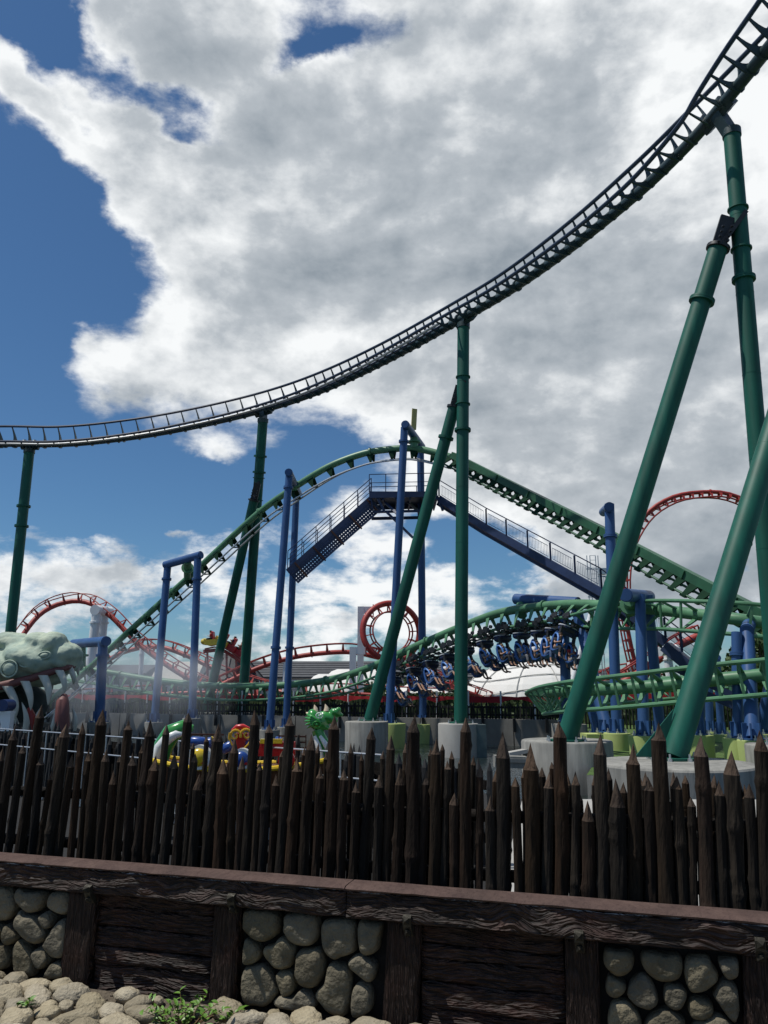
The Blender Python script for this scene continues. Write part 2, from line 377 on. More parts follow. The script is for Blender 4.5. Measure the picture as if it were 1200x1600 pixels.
    def mesh(s, name, mats, smooth=.7, origin=None):
        me = bpy.data.meshes.new(name)
        o = V(origin) if origin is not None else V((0, 0, 0))
        me.from_pydata([tuple(V(v) - o) for v in s.v], [], s.f)
        for m in (mats if isinstance(mats, (list, tuple)) else [mats]): me.materials.append(m)
        if any(s.mi): me.polygons.foreach_set('material_index', s.mi)
        bm = bmesh.new(); bm.from_mesh(me); bmesh.ops.recalc_face_normals(bm, faces=bm.faces); bm.to_mesh(me); bm.free()
        if smooth:
            me.shade_smooth(); me.set_sharp_from_angle(angle=smooth)
        me.update()
        return me
    def build(s, name, mats, parent=None, smooth=.7, kind=None):
        me = s.mesh(name, mats, smooth, off(parent) if parent else None)
        return link(name, me, parent, kind)
def bez(pts, n):
    """Catmull-Rom through points (any dimension), n samples per span"""
    pts = [V(p) if len(p) <= 4 else p for p in pts]
    out = []; m = len(pts)
    def at(i): return pts[max(0, min(m - 1, i))]
    D = len(pts[0])
    for i in range(m - 1):
        a, b, c, d = at(i - 1), at(i), at(i + 1), at(i + 2)
        for k in range(n):
            t = k / n
            out.append([.5 * ((2 * b[q]) + (-a[q] + c[q]) * t + (2 * a[q] - 5 * b[q] + 4 * c[q] - d[q]) * t * t + (-a[q] + 3 * b[q] - 3 * c[q] + d[q]) * t ** 3) for q in range(D)])
    out.append([pts[-1][q] for q in range(D)])
    return out
def resample(rows, step):
    """rows: [x,y,z,...] -> rows at equal arc length"""
    out = [rows[0]]; acc = 0.0
    for a, b in zip(rows, rows[1:]):
        L = (V(b[:3]) - V(a[:3])).length
        while acc + L >= step and L > 0:
            t = (step - acc) / L
            a = [x + (y - x) * t for x, y in zip(a, b)]; out.append(a); L = (V(b[:3]) - V(a[:3])).length; acc = 0.0
        acc += L
    return out
def frames(keys, step):
    """keys: (px, py, Y, bank_deg, drop) -> [(p, T, R, U, drop)] at equal steps"""
    rows = [[*P(k[0], k[1], k[2]), k[3], k[4]] if len(k) == 5 else list(k) for k in keys]
    rows = resample(bez(rows, 24), step)
    fr = []
    for i, r in enumerate(rows):
        p = V(r[:3]); a = V(rows[max(0, i - 1)][:3]); b = V(rows[min(len(rows) - 1, i + 1)][:3])
        T = (b - a).normalized()
        R = T.cross(V((0, 0, 1))).normalized(); U = R.cross(T)
        bk = rad(r[3])
        R2 = R * math.cos(bk) - U * math.sin(bk); U2 = U * math.cos(bk) + R * math.sin(bk)
        fr.append((p, T, R2, U2, r[4]))
    return fr
def mat3(T, R, U): return Matrix((T, -R, U)).transposed()
# ------------------------------------------------------------------ terrain and water
def flat(name, pts, z, m, kind='structure', depth=None):
    b = MB(); n = len(pts)
    if depth:
        b.add([(x, y, z) for x, y in pts] + [(x, y, z - depth) for x, y in pts],
              [tuple(range(n))] + [(i, (i + 1) % n, n + (i + 1) % n, n + i) for i in range(n)])
    else: b.add([(x, y, z) for x, y in pts], [tuple(range(n))])
    return b.build(name, m, None, 0, kind)
WATER_Z = -1.6
wm = bpy.data.materials.new('pond_water'); wm.use_nodes = True
_t = wm.node_tree; _b = _t.nodes['Principled BSDF']
_b.inputs['Base Color'].default_value = (.018, .026, .024, 1); _b.inputs['Roughness'].default_value = .06; _b.inputs['Specular IOR Level'].default_value = .6
_tc = _t.nodes.new('ShaderNodeTexCoord'); _mp = _t.nodes.new('ShaderNodeMapping'); _mp.inputs['Scale'].default_value = (1, 1.8, 1)
_n = _t.nodes.new('ShaderNodeTexNoise'); _n.inputs['Scale'].default_value = 2.4; _n.inputs['Detail'].default_value = 4
_bu = _t.nodes.new('ShaderNodeBump'); _bu.inputs['Strength'].default_value = .55; _bu.inputs['Distance'].default_value = .12
_t.links.new(_tc.outputs['Object'], _mp.inputs[0]); _t.links.new(_mp.outputs[0], _n.inputs['Vector']); _t.links.new(_n.outputs[0], _bu.inputs['Height']); _t.links.new(_bu.outputs[0], _b.inputs['Normal'])
flat('water', [(-1200, -300), (1200, -300), (1200, 80), (-1200, 80)], WATER_Z, wm)
WANG = rad(-17.617)
WO = G(0, 1517, 0)
WD = V((math.cos(WANG), math.sin(WANG), 0)); WN = V((math.sin(WANG), -math.cos(WANG), 0))   # along the wall, towards the camera
def wall(u, z, n=0.0): return WO + WD * u + WN * n + V((0, 0, z))
def wpix(px, py, n=0.0):
    """u, z on the wall plane (pushed n towards the camera) seen in this direction"""
    r = ray(px, py); o = WO + WN * n
    t = (o.x * WN.x + o.y * WN.y) / (r.x * WN.x + r.y * WN.y)
    p = V((r.x * t, r.y * t, EYE + r.z * t)); d = p - o
    return d.x * WD.x + d.y * WD.y, p.z
# front ground: soil the cobbles sit in, street side of the wall
p1, p2 = wall(-60, 0, .0), wall(60, 0, .0)
flat('ground', [(p1.x, p1.y), (p2.x, p2.y), (60, -120), (-60, -120)], -.03, SOIL, depth=2)
# mid ground behind the palisade: dark earth on the left, pale concrete quay on the right
MF0, MF1 = V((-14.5, 21.0, 0)), V((1.10, 8.1, 0))       # line of the second palisade
a_, b_ = wall(-60, 0, -.02), wall(3.0, 0, -.02)
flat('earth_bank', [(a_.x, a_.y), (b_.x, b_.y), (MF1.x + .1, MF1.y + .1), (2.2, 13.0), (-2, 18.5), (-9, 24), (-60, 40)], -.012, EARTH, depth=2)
b2, b3 = wall(3.003, 0, -.02), wall(60, 0, -.02)
flat('quay_pavement', [(b2.x, b2.y), (b3.x, b3.y), (60, 8), (30, 12.5), (9, 12.9), (2.203, 13.0), (MF1.x + .103, MF1.y + .1)], -.015, CONCW, depth=2)
# right bank with lawn
BANK_Z = -.75
_bk = [(5.9, 23.6), (9, 22), (80, 18), (300, 60), (300, 86), (14, 86), (10.4, 47), (8.0, 30)]
flat('bank_edge', _bk, BANK_Z - .006, CONC, depth=2)
flat('lawn', _bk, BANK_Z, GRASS)
# far bank to the horizon
FB0, FB1 = V((-60, 76, 0)), V((10.5, 46.5, 0))
FBZ = -.2
flat('far_ground', [(-1500, 640), (FB0.x, FB0.y), (FB1.x, FB1.y), (13.9, 86.1), (300.1, 86.1), (1500, -200), (1500, 2500), (-1500, 2500)], FBZ, ASPH, depth=2)
def fbpt(t, z=0.0, back=0.0):
    d = (FB1 - FB0); n = V((-d.y, d.x, 0)).normalized()
    p = FB0 + d * t + n * back; return V((p.x, p.y, z))
w = thing('retaining_wall', 'long grey concrete retaining wall along the far side of the pond', 'wall', fbpt(.5, WATER_Z))
NP = 26
for i in range(NP):
    a, b = fbpt(i / NP + .0004, 0, -.15), fbpt((i + 1) / NP - .0004, 0, -.15)
    m = MB(); c = (a + b) / 2; L = (b - a).length
    ang = math.atan2(b.y - a.y, b.x - a.x)
    m.box((c.x, c.y, (FBZ + .12 + WATER_Z - .4) / 2), (L, .3, FBZ + .12 - WATER_Z + .4 - .002 * (i % 2)), Matrix.Rotation(ang, 3, 'Z'))
    m.build('panel', RETAIN, w, 0)
# ------------------------------------------------------------------ roller coaster tracks
def tie_crescent(g, wx=.10):
    b = MB(); N = 12; rings = []
    for i in range(N + 1):
        y = -g / 2 + g * i / N; q = (2 * y / g) ** 2
        z0 = .26 + .78 * q; th = (.16 + .42 * (1 - q) ** 1.5)
        rings.append([V((-wx, y, z0)), V((wx, y, z0)), V((wx, y, z0 - th)), V((-wx, y, z0 - th))])
    b.loft(rings)
    return b
def tie_vee(g, wb=.30, wt=.07):
    b = MB()
    for s in (-1, 1):
        b.loft([[V((-wb, s * .08, 0)), V((wb, s * .08, 0)), V((wb, s * .14, 0)), V((-wb, s * .14, 0))],
                [V((-wt, s * (g / 2 - .04), 1)), V((wt, s * (g / 2 - .04), 1)), V((wt, s * (g / 2 + .01), .95)), V((-wt, s * (g / 2 + .01), .95))]])
    b.bar((0, -g / 2, 1), (0, g / 2, 1), .09, .07, V((0, 0, 1)))
    return b
def tie_bar(g, w=.09):
    b = MB()
    b.bar((0, -g / 2, 1), (0, g / 2, 1), w, w * 1.3); b.bar((0, 0, 0), (0, -g / 2, 1), w, w); b.bar((0, 0, 0), (0, g / 2, 1), w, w)
    return b
def build_track(root, keys, g, rs, rr, ms, mr, mt, tie, tie_step=1.0, step=.5, ns=12, skip=None, flange=9.0, box=None):
    fr = frames(keys, step)
    b = MB()
    if box:   # box girder spine
        rings = []
        for p, T, R, U, d in fr:
            rings.append([p + R * box[0] / 2 + U * box[1], p - R * box[0] / 2 + U * box[1], p - R * box[0] / 2, p + R * box[0] / 2])
        b.loft(rings)
        for q in fr[4::8]:
            p, T, R, U, d = q
            b.bar(p + R * (box[0] / 2 + .04) + U * .02, p + R * (box[0] / 2 + .04) + U * (box[1] - .02), .08, .06, T)
    else:
        b.tube([f[0] for f in fr], rs, ns)
        if flange:
            k = max(1, int(flange / step))
            for f in fr[k // 2::k]: b.cyl(f[0] - f[1] * .05, f[0] + f[1] * .05, rs * 1.32, None, ns)
    b.build('spine', ms, root)
    for s in (-1, 1):
        b = MB(); b.tube([f[0] + f[3] * f[4] + f[2] * s * g / 2 for f in fr], rr, 8); b.build('rail', mr, root)
    o = off(root); me = tie.mesh('tie', mt, 0)
    nxt = 0.0
    for i, (p, T, R, U, d) in enumerate(fr):
        if i * step < nxt - 1e-6: continue
        nxt = i * step + (tie_step(p) if callable(tie_step) else max(1, round(tie_step / step)) * step)
        if skip and skip(p): continue
        t = link('tie', me, root)
        M = mat3(T, R, U) @ Matrix.Diagonal((1, 1, d))
        t.matrix_local = Matrix.Translation(p - o) @ M.to_4x4()
    return fr
# the high outer track sweeping up and over
HK = [(-330, 690, 62, 66, 1.2), (-160, 698, 59, 66, 1.2), (0, 694, 56.5, 65, 1.15), (100, 694, 56, 64, 1.1), (200, 684, 56, 63, 1.08), (300, 667, 55.5, 61, 1.05), (410, 641, 54, 60, 1.0),
      (500, 611, 51, 58, .95), (600, 565, 47, 54, .9), (720, 499, 41, 51, .85), (800, 452, 37.5, 54, .82), (900, 381, 33, 59, .82),
      (1000, 299, 29, 62, .82), (1075, 226, 26.5, 55, .82), (1128, 165, 25, 41, .85), (1185, 95, 23, 24, .9), (1250, 10, 20.5, 10, .9), (1330, -120, 18, 0, .9)]
ht = thing('coaster_track', 'high dark coaster track with navy rails sweeping across the sky on green columns', 'coaster track', P(720, 499, 41))
hfr = build_track(ht, HK, 1.55, .235, .095, SPINED, TRACKB, SPINED, tie_crescent(1.55, .032), lambda p: 1.2 if p.x < -6 else .8, .4)
for k, rr_ in ((.30, .085), (.55, .07)):
    b = MB(); seg = [f for f in hfr if f[0].x < 4.0]
    b.tube([f[0] + f[3] * f[4] * (1 - k) + f[2] * (1.55 / 2 * (1 - k * .9) + .14) for f in seg], rr_, 8)
    b.build('power_rail', STEEL if k < .4 else TRACKB, ht)
def on_seg(a, b, py):
    """point of segment a-b whose elevation matches row py"""
    lo, hi = 0.0, 1.0
    def row(t):
        p = a + (b - a) * t; z = p.z - EYE; d = p.y * _c + z * _s
        return 800 - FPX * (z * _c - p.y * _s) / d
    for _ in range(40):
        m = (lo + hi) / 2
        if row(m) > py: lo = m
        else: hi = m
    return a + (b - a) * lo
def add_flanges(root, a, b, rows, r, m, name='flange'):
    T = (b - a).normalized()
    for y in rows:
        q = on_seg(a, b, y); f = MB(); f.cyl(q - T * .07, q - T * .005, r * 1.34, None, 20); f.cyl(q + T * .005, q + T * .07, r * 1.34, None, 20)
        f.build(name, m, root)
def bolts(root, c, r, n=6, m=None):
    me = None
    for i in range(n):
        a = 2 * math.pi * i / n + .3
        q = c + V((math.cos(a) * r, math.sin(a) * r, 0))
        if me is None:
            b = MB(); b.cyl((0, 0, 0), (0, 0, .07), .055, None, 6); b.cyl((0, 0, .07), (0, 0, .17), .024, None, 6); me = b.mesh('bolt', m or STEEL, 0)
        o = link('anchor_bolt', me, root); o.location = q - off(root)
def support(label, base, top, r=.35, rows=(), brace=None, brows=(), rb=.35, head=True, cut=None, group='green columns carrying the high track'):
    t = thing('track_support', label, 'column', base, group)
    b = MB(); b.tube([base + V((0, 0, .06)), base + (top - base) * .5, top], r, 28); b.build('column', TEAL, t)
    add_flanges(t, base, top, rows, r, TEAL)
    Lc = (top - base).length; nc_ = (top - base).normalized()
    for k_ in range(1, int(Lc / 3.1)):
        f = MB(); q = base + nc_ * (3.1 * k_); f.cyl(q - nc_ * .012, q + nc_ * .012, r * 1.018, None, 24); f.build('weld_seam', TEAL, t)
    b = MB(); b.cyl(base, base + V((0, 0, .06)), r * 1.75, None, 24); b.build('base_plate', TEAL, t)
    bolts(t, base + V((0, 0, .0)), r * 1.9, 8)
    if head:
        hp = min(hfr, key=lambda f: (f[0] - top).length)
        b = MB(); b.cyl(top - (top - base).normalized() * .25, top + V((0, 0, .04)), r * 1.12, None, 20)
        b.bar(hp[0] - hp[1] * .7 - hp[3] * .22, hp[0] + hp[1] * .7 - hp[3] * .22, .55, .22, hp[3])
        b.bar(top - V((0, 0, .2)), hp[0] - hp[3] * .1, .5, .4, hp[1])
        b.cyl(hp[0] - hp[1] * .45 , hp[0] - hp[1] * .35, .36, None, 16); b.cyl(hp[0] + hp[1] * .35, hp[0] + hp[1] * .45, .36, None, 16)
        b.build('head_bracket', SPINED, t)
    if brace:
        ba, bb = brace; T = (bb - ba).normalized()
        b = MB(); b.tube([ba + V((0, 0, .06)), bb - T * .9], rb, 28); b.build('brace', TEAL, t)
        b = MB(); b.cyl(ba, ba + V((0, 0, .06)), rb * 1.75, None, 24); b.build('base_plate', TEAL, t); bolts(t, ba, rb * 1.9, 8)
        add_flanges(t, ba, bb, brows, rb, TEAL)
        q = on_seg(base, top, 0) ; 
        # splice: bolted gusset plates where brace meets column
        cp = base + (top - base).normalized() * ((bb - base).dot((top - base).normalized()))
        b = MB(); b.bar(bb - T * 1.1, bb + T * .35, .5, .12, V((0, 1, 0))); b.bar(bb - T * 1.0, cp + T * .5, .16, .6, V((0, 1, 0)))
        b.cyl(bb - T * 1.0, bb - T * .88, rb * 1.25, None, 20)
        b.build('gusset', DARKST if rb > .3 else TEAL, t)
        cn = (top - base).normalized()
        for dz_ in (-.9, .75):
            f = MB(); f.cyl(cp + cn * (dz_ - .03), cp + cn * (dz_ + .03), r * 1.22, None, 20); f.build('stiffener', TEAL, t)
        me = MB(); me.cyl((0, -.05, 0), (0, .05, 0), .05, None, 6); me = me.mesh('bolt', DARKST, 0)
        for i in range(8):
            o = link('bolt', me, t); q = bb - T * (.9 - .2 * (i // 2)) + V((-.16 if i % 2 else .16, -.12 - .3, 0)); o.location = q - off(t)
    return t
fl0 = G(5, 1112.5); 
support('green column at the left edge under the lowest sweep of the high track', V((P(4, 1110, 56).x, 56, 0)), P(46, 703, 56.2), .37, (791, 822))
support('straight green column with a short lean-to brace right of the blue twin-leg gantry', G(378, 1113), P(411, 655, 54), .36, (713, 738), (G(322, 1113), P(401, 762, 54.3)), (), .33)
support('tall green column with a slanting brace in the middle of the scene', G(720, 1130), P(724, 507, 41), .34, (672,), (G(578, 1126), P(716, 612, 41.2)), (684,), .33)
support('tallest green column carrying the rising track at the right edge', G(1222, 1163), P(1143, 205, 25.2), .30, (436,), (G(885, 1158), P(1133, 352, 25.1)), (470,), .33)
c5 = G(1053, 1187)
t5 = support('thick leaning green column nearest the palisade on a round concrete slab', c5, P(1338, 245, 22.5), .315, (), None, (), .35, head=False)
# cap flange of the leaning column and its lower gusset
b = MB(); b.add([c5 + V((-.95, 0, .06)), c5 + V((-.2, .02, .06)), c5 + V((.1, .02, 1.2)), c5 + V((-.95, .05, .06)), c5 + V((-.2, .07, .06)), c5 + V((.1, .07, 1.2))], [(0, 1, 2), (5, 4, 3), (0, 2, 5, 3), (1, 0, 3, 4), (2, 1, 4, 5)])
b.build('gusset', TEAL, t5, 0)
# round concrete footings
def footing(label, c, r, top=0.0, depth=1.9, m=CONC, group=None, sq=1.0, n=36, name='concrete_footing', r2=None):
    b = MB(); r2 = r2 or r
    prof = [(r2, -depth), (r, -.06), (r * .985, -.015), (r * .96, 0)]
    b.loft([[V((c.x + rr * math.cos(2 * math.pi * j / n), c.y + rr * math.sin(2 * math.pi * j / n), top + z)) for j in range(n)] for rr, z in prof])
    o = b.mesh('footing', m, .5, V((c.x, c.y, top)))
    ob = link(name, o); ob.location = (c.x, c.y, top)
    tag(ob, label, 'footing', group); return ob
GF = 'round concrete footings of the green columns'
Z0 = -.001
footing('round concrete footing under the straight green column left of centre', G(378, 1113), 1.0, Z0, group=GF)
footing('round concrete footing under the short lean-to brace', G(322, 1113), 1.1, Z0, group=GF)
footing('round footing of the green column at the left edge', V((P(4, 1110, 56).x, 56, 0)), 1.0, Z0, group=GF)
footing('pale round footing of the tall middle column standing in the water', G(716, 1130), 1.02, Z0, m=CONCW, group=GF)
footing('broad round footing under the foot of the slanting middle brace', G(573, 1127), 1.15, Z0, group=GF)
footing('large weathered footing with dark streaks in the water right of centre', V((G(888, 1157).x, G(888, 1157).y + .3, 0)), 1.52, Z0, group=GF, n=48)
footing('wide low round slab under the thick leaning green column', V((G(1058, 1192).x, G(1058, 1192).y + .2, 0)), 1.85, Z0, m=CONC, group=GF, n=56)
footing('round footing half outside the right edge under the tallest column', V((G(1228, 1163).x, G(1228, 1163).y, 0)), 1.2, Z0, group=GF)
# grey box beside the middle footing
bx = MB(); q = G(738, 1131); bx.box((q.x + .25, q.y + .6, -.9), (.9, .9, 1.7)); o = bx.build('utility_box', mat('weathered_teal_box', (.10, .14, .14), .7, 0, .3, 3), None, .5); tag(o, 'tall blue grey box standing behind the middle column footing', 'box')
# ------------------------------------------------------------------ green inverted track: lift loop
def inv(keys): return keys
LK = [(60, 1110, 58, 5, -.78), (130, 1052, 58, 6, -.78), (200, 988, 57, 8, -.78), (300, 897, 54.5, 12, -.78), (400, 805, 52, 15, -.78), (455, 765, 50.5, 17, -.78), (510, 731, 49.5, 19, -.76), (560, 711, 49, 20, -.74), (600, 703, 48.5, 20, -.72), (650, 701, 48, 18, -.7), (704, 714, 47.2, 8, -.7)]
mat('tie_dark_green', (.012, .040, .022), .9, spec=.1)
lt = thing('coaster_track', 'bright green inverted track climbing over the blue gantries with rails hung below', 'coaster track', P(400, 805, 52))
build_track(lt, LK, 1.0, .225, .06, TRACKG, STEEL, MATS['tie_dark_green'], tie_vee(1.0, .30, .04), 1.5, .5)
LB = [(706, 716, 47.1, 0, -.47), (800, 764, 43.5, 0, -.47), (900, 815, 39.5, 0, -.47), (1000, 867, 36, 0, -.47), (1100, 920, 33, 0, -.47), (1200, 972, 30.5, 0, -.47), (1330, 1038, 28, 0, -.47)]
lb = thing('coaster_track', 'dark green lift hill girder with toothed ties descending to the right', 'coaster track', P(900, 815, 40))
def tie_lift(g):
    b = MB()
    for s in (-1, 1):
        b.loft([[V((-.21, s * .10, 0)), V((.21, s * .10, 0)), V((.21, s * .24, 0)), V((-.21, s * .24, 0))],
                [V((-.11, s * (g / 2 - .02), 1)), V((.11, s * (g / 2 - .02), 1)), V((.11, s * (g / 2 + .10), 1.05)), V((-.11, s * (g / 2 + .10), 1.05))]])
        b.box((0, s * (g / 2 + .06), 1.10), (.30, .16, .22))
    return b
build_track(lb, LB, 1.15, .25, .06, mat('lift_green_paint', (.030, .125, .060), .5, 0, .3, 2, dirt=.4), mat('lift_rail', (.03, .12, .06), .5), MATS['tie_dark_green'], tie_lift(1.15), .72, .36, box=(.42, .40))
# ------------------------------------------------------------------ second and third levels of the inverted track
SK = [(-40, 1030, 62, 0, -.95), (80, 1040, 61, 0, -.95), (150, 1048, 60, 0, -.95), (250, 1064, 58, 0, -.95), (350, 1072, 56, 0, -.95), (450, 1070, 54, -5, -.95), (520, 1061, 52, -8, -.95), (580, 1042, 50, -8, -.95), (650, 1010, 47.5, -6, -.95), (720, 980, 45, -2, -.95), (780, 958, 43, 0, -.95),
      (840, 948, 41, 0, -.95), (900, 944, 38.5, -20, -.95), (960, 947, 36, -48, -.9), (1020, 952, 33, -72, -.9), (1080, 959, 31, -84, -.9), (1140, 966, 29.5, -88, -.9), (1200, 974, 29, -88, -.9), (1300, 985, 29, -88, -.9)]
st = thing('coaster_track', 'pale green track dipping low then rising to the hanging train and banking right', 'coaster track', P(700, 990, 45))
sfr = build_track(st, SK, 1.15, .235, .078, TRACKG, TRACKG, TRACKG, tie_vee(1.15, .13, .035), 1.05, .35)
TK = [(1420, 1030, 27, 80, -.85), (1300, 1044, 27, 82, -.85), (1200, 1054, 27.5, 84, -.85), (1100, 1064, 28.5, 84, -.85), (1000, 1074, 30, 82, -.85), (930, 1078, 31.5, 76, -.85), (880, 1080, 33.5, 66, -.85), (858, 1081, 36, 52, -.85), (866, 1078, 39, 40, -.85), (900, 1073, 42, 30, -.85), (980, 1068, 44.5, 25, -.85), (1060, 1062, 45, 20, -.85), (1150, 1058, 45, 20, -.85), (1260, 1056, 45, 20, -.85)]
tt = thing('coaster_track', 'lowest green turnaround track banked on its side right of the white dome', 'coaster track', P(950, 1076, 31))
build_track(tt, TK, 1.15, .235, .085, TRACKG, TRACKG, TRACKG, tie_vee(1.15, .13, .04), .7, .35)
# ------------------------------------------------------------------ blue gantries
def gantry(label, legs, beam, r, rows=(), hang=None, braces=(), group='blue gantries of the inverted track', foot=True, caps=True):
    base = legs[0][0]
    t = thing('track_gantry', label, 'gantry', base, group)
    for l in legs:
        a, b_ = l[0], l[1]; rr_ = l[2] if len(l) > 2 else r
        m = MB(); m.tube([a + V((0, 0, .05)), b_], rr_, 20); m.build('leg', BLUE, t)
        m = MB(); m.cyl(a, a + V((0, 0, .05)), rr_ * 1.7, None, 20)
        for k in range(6):
            an = k * math.pi / 3; d = V((math.cos(an), math.sin(an), 0))
            m.bar(a + d * rr_ * 1.0 + V((0, 0, .05)), a + d * rr_ * 1.0 + V((0, 0, .55)), .05, rr_ * .7, d)
        m.build('base_plate', BLUE, t, 0)
        bolts(t, a + V((0, 0, .0)), rr_ * 1.85, 6, STEEL)
        add_flanges(t, a, b_, rows, rr_, BLUE)
    if beam:
        T = (beam[1] - beam[0]).normalized(); rr_ = beam[2] if len(beam) > 2 else r
        m = MB(); m.tube([beam[0], beam[1]], rr_, 20)
        m.cyl(beam[0] - T * .04, beam[0] - T * .001, rr_ * .85, None, 20); m.cyl(beam[1] + T * .001, beam[1] + T * .04, rr_ * .85, None, 20)
        m.build('beam', BLUE, t)
    for h in (hang or []):
        a, b_ = h; m = MB(); T = (b_ - a).normalized()
        m.cyl(a, b_, .26, None, 16); m.cyl(a + (b_ - a) * .42 - T * .05, a + (b_ - a) * .42 + T * .05, .42, None, 16); m.build('hanger', TRACKG, t)
    for a, b_, rr_ in braces:
        m = MB(); m.cyl(a, b_, rr_, None, 12); m.build('brace', BLUE, t)
    return t
def at_z(px, py, Y, z=None):
    p = P(px, py, Y); return p
# A: square portal on the climbing track
gantry('square blue portal with two legs over the climbing green track at left', [(P(241, 1128, 52), P(262, 884, 53)), (P(300, 1122, 51), P(309, 870, 51.5))], (P(258, 883, 53), P(314, 867, 51.3), .27), .25, (905,), [(P(293, 876, 52), P(293, 902, 54.5))])
gantry('slim blue twin-leg gantry carrying the track left of the stairs', [(P(421, 1140, 46), P(452, 741, 47)), (P(447, 1136, 52), P(463, 775, 52))], (P(451, 738, 46.6), P(466, 770, 53), .25), .23, (762, 1012), [(P(459, 752, 50), P(459, 765, 50.3))])
cg_ = gantry('tallest blue gantry holding the crest of the track and the stair platform', [(P(608, 1130, 46), P(632, 668, 46.3)), (P(661, 1131, 50), P(657, 700, 50))], (P(633, 663, 45.8), P(659, 698, 51), .26), .24, (690,), [(P(647, 684, 48), P(647, 700, 48))])
sgn = MB(); q = P(647, 655, 48.5); sgn.box(q, (.34, .10, 1.45), Matrix.Rotation(.25, 3, 'Z') @ Matrix.Rotation(.06, 3, 'Y')); sgn.bar(q - V((0, 0, .7)), q - V((0, 0, 1.3)), .08, .08, V((0, 1, 0)))
o = sgn.build('sign_panel', mat('yellow_board', (.50, .42, .16), .7, 0, .2, 2), None, 0); tag(o, 'narrow yellow board standing on top of the tallest blue gantry', 'sign')
gantry('low blue gantry rising beside the monster head statue', [(P(155, 1128, 42), P(161, 1003, 42), .26)], (P(115, 1006, 48), P(166, 1002, 41.5), .27), .26, (1024,), [(P(127, 1012, 47), P(127, 1042, 47))])
gantry('horizontal blue beam above the hanging train on a vertical and a slanting leg', [(P(886, 1128, 40), P(880, 945, 40), .26), (P(949, 1144, 36), P(901, 952, 39), .27)], (P(806, 936, 43), P(903, 942, 39.5), .30), .26, (), [(P(814, 945, 42.5), P(816, 962, 42))])
gantry('single blue post beneath the dark green lift girder', [(P(964, 1145, 33), P(952, 788, 34), .22)], (P(952, 792, 33.4), P(943, 800, 36.5), .22), .22, (838,), None)
gantry('blue post pair with a stub beam pointing at the viewer right of the train', [(P(1006, 1149, 31), P(1000, 930, 32), .22), (P(1032, 1147, 34), P(1012, 930, 33.5), .22)], (P(978, 930, 30.5), P(1014, 932, 35), .27), .22, (), [(P(984, 938, 32), P(985, 955, 33.5))])
gantry('slanting blue leg behind the leaning green brace', [(P(935, 1146, 38), P(908, 1046, 38.5), .24)], None, .24)
gantry('blue post with its head behind the banked turnaround track', [(P(1092, 1148, 29), P(1093, 1075, 29), .20), ], (P(1092, 1078, 28.8), P(1086, 1074, 30), .2), .2, ())
gantry('small blue post with a sideways arm right of the leaning column', [(P(1127, 1147, 38), P(1120, 1030, 38), .17)], (P(1121, 1028, 37.9), P(1106, 1034, 40), .17), .17, (), None)
gantry('blue post topped by a bracket near the right edge', [(P(1154, 1153, 28), P(1151, 988, 28.3), .185)], None, .19, (1022,), None)
gantry('thicker dark blue post carrying the banked track near the right edge', [(P(1176, 1156, 27), P(1167, 985, 28.5), .24)], (P(1167, 985, 28.3), P(1172, 972, 29.4), .24), .24, ())
gantry('blue post leaning out of frame at the right edge', [(P(1189, 1146, 30), P(1216, 1010, 29), .22)], None, .22)
gantry('dark slim post behind the leaning green column', [(P(1109, 1143, 42), P(1107, 1030, 42), .2)], None, .2)
# footings: chartreuse painted blocks and drums
CG = 'chartreuse painted footings'
def chart(label, px, py, Y, r, dep=1.5, m=CHART): 
    p = P(px, py, Y); return footing(label, V((p.x, p.y, 0)), r, p.z - .002, dep, m, CG, n=28, r2=r * .9)
chart('greenish drum footing in the water under the tallest blue gantry leg', 612, 1130, 46, .82, 1.4)
chart('greenish drum footing under the far leg of the tallest gantry', 661, 1131, 50, .75, 1.4)
chart('chartreuse drum under the single blue post', 964, 1145, 33, .55)
chart('chartreuse drum left of the leaning column under the blue post pair', 1006, 1149, 31, .60)
chart('far chartreuse drum under the rear leg of the post pair', 1032, 1147, 34, .5)
chart('chartreuse drum right of the leaning green column', 1092, 1148, 29, .52)
chart('narrow chartreuse drum under the slim dark post', 1109, 1143, 42, .5)
chart('small chartreuse drum under the post with the sideways arm', 1127, 1147, 38, .55)
chart('chartreuse drum under the bracket topped post', 1152, 1153, 28, .5)
chart('right chartreuse drum under the thicker dark blue post', 1176, 1156, 27, .5)
chart('chartreuse drum at the right edge of the frame', 1192, 1146, 30, .5)
b = MB(); q = P(948, 1146, 36); b.box((q.x - .2, q.y, q.z - .752), (1.7, 1.2, 1.5)); b.box((q.x + .3, q.y - 1.1, q.z - 1.1), (1.5, .8, .35)); o = b.build('block_footing', CHART, None, 0); tag(o, 'square chartreuse block footing under the slanting gantry leg', 'footing', CG)
b = MB(); q = P(889, 1131, 40); b.box((q.x, q.y, q.z - .9), (1.5, 1.3, 1.79)); o = b.build('block_footing', CONC, None, 0); tag(o, 'grey block footing behind the brace of the tallest column', 'footing', CG)
for nm, px, py, Y, r in (('round footing of the square portal left leg', 241, 1128, 52, .6), ('round footing of the square portal right leg', 300, 1122, 51, .6), ('round footing under the near slim gantry leg', 421, 1140, 46, .6), ('round footing under the far slim gantry leg', 447, 1136, 52, .6), ('round footing under the gantry beside the monster head', 155, 1128, 42, .6)):
    chart(nm, px, py, Y, r, 2.0, CONC)
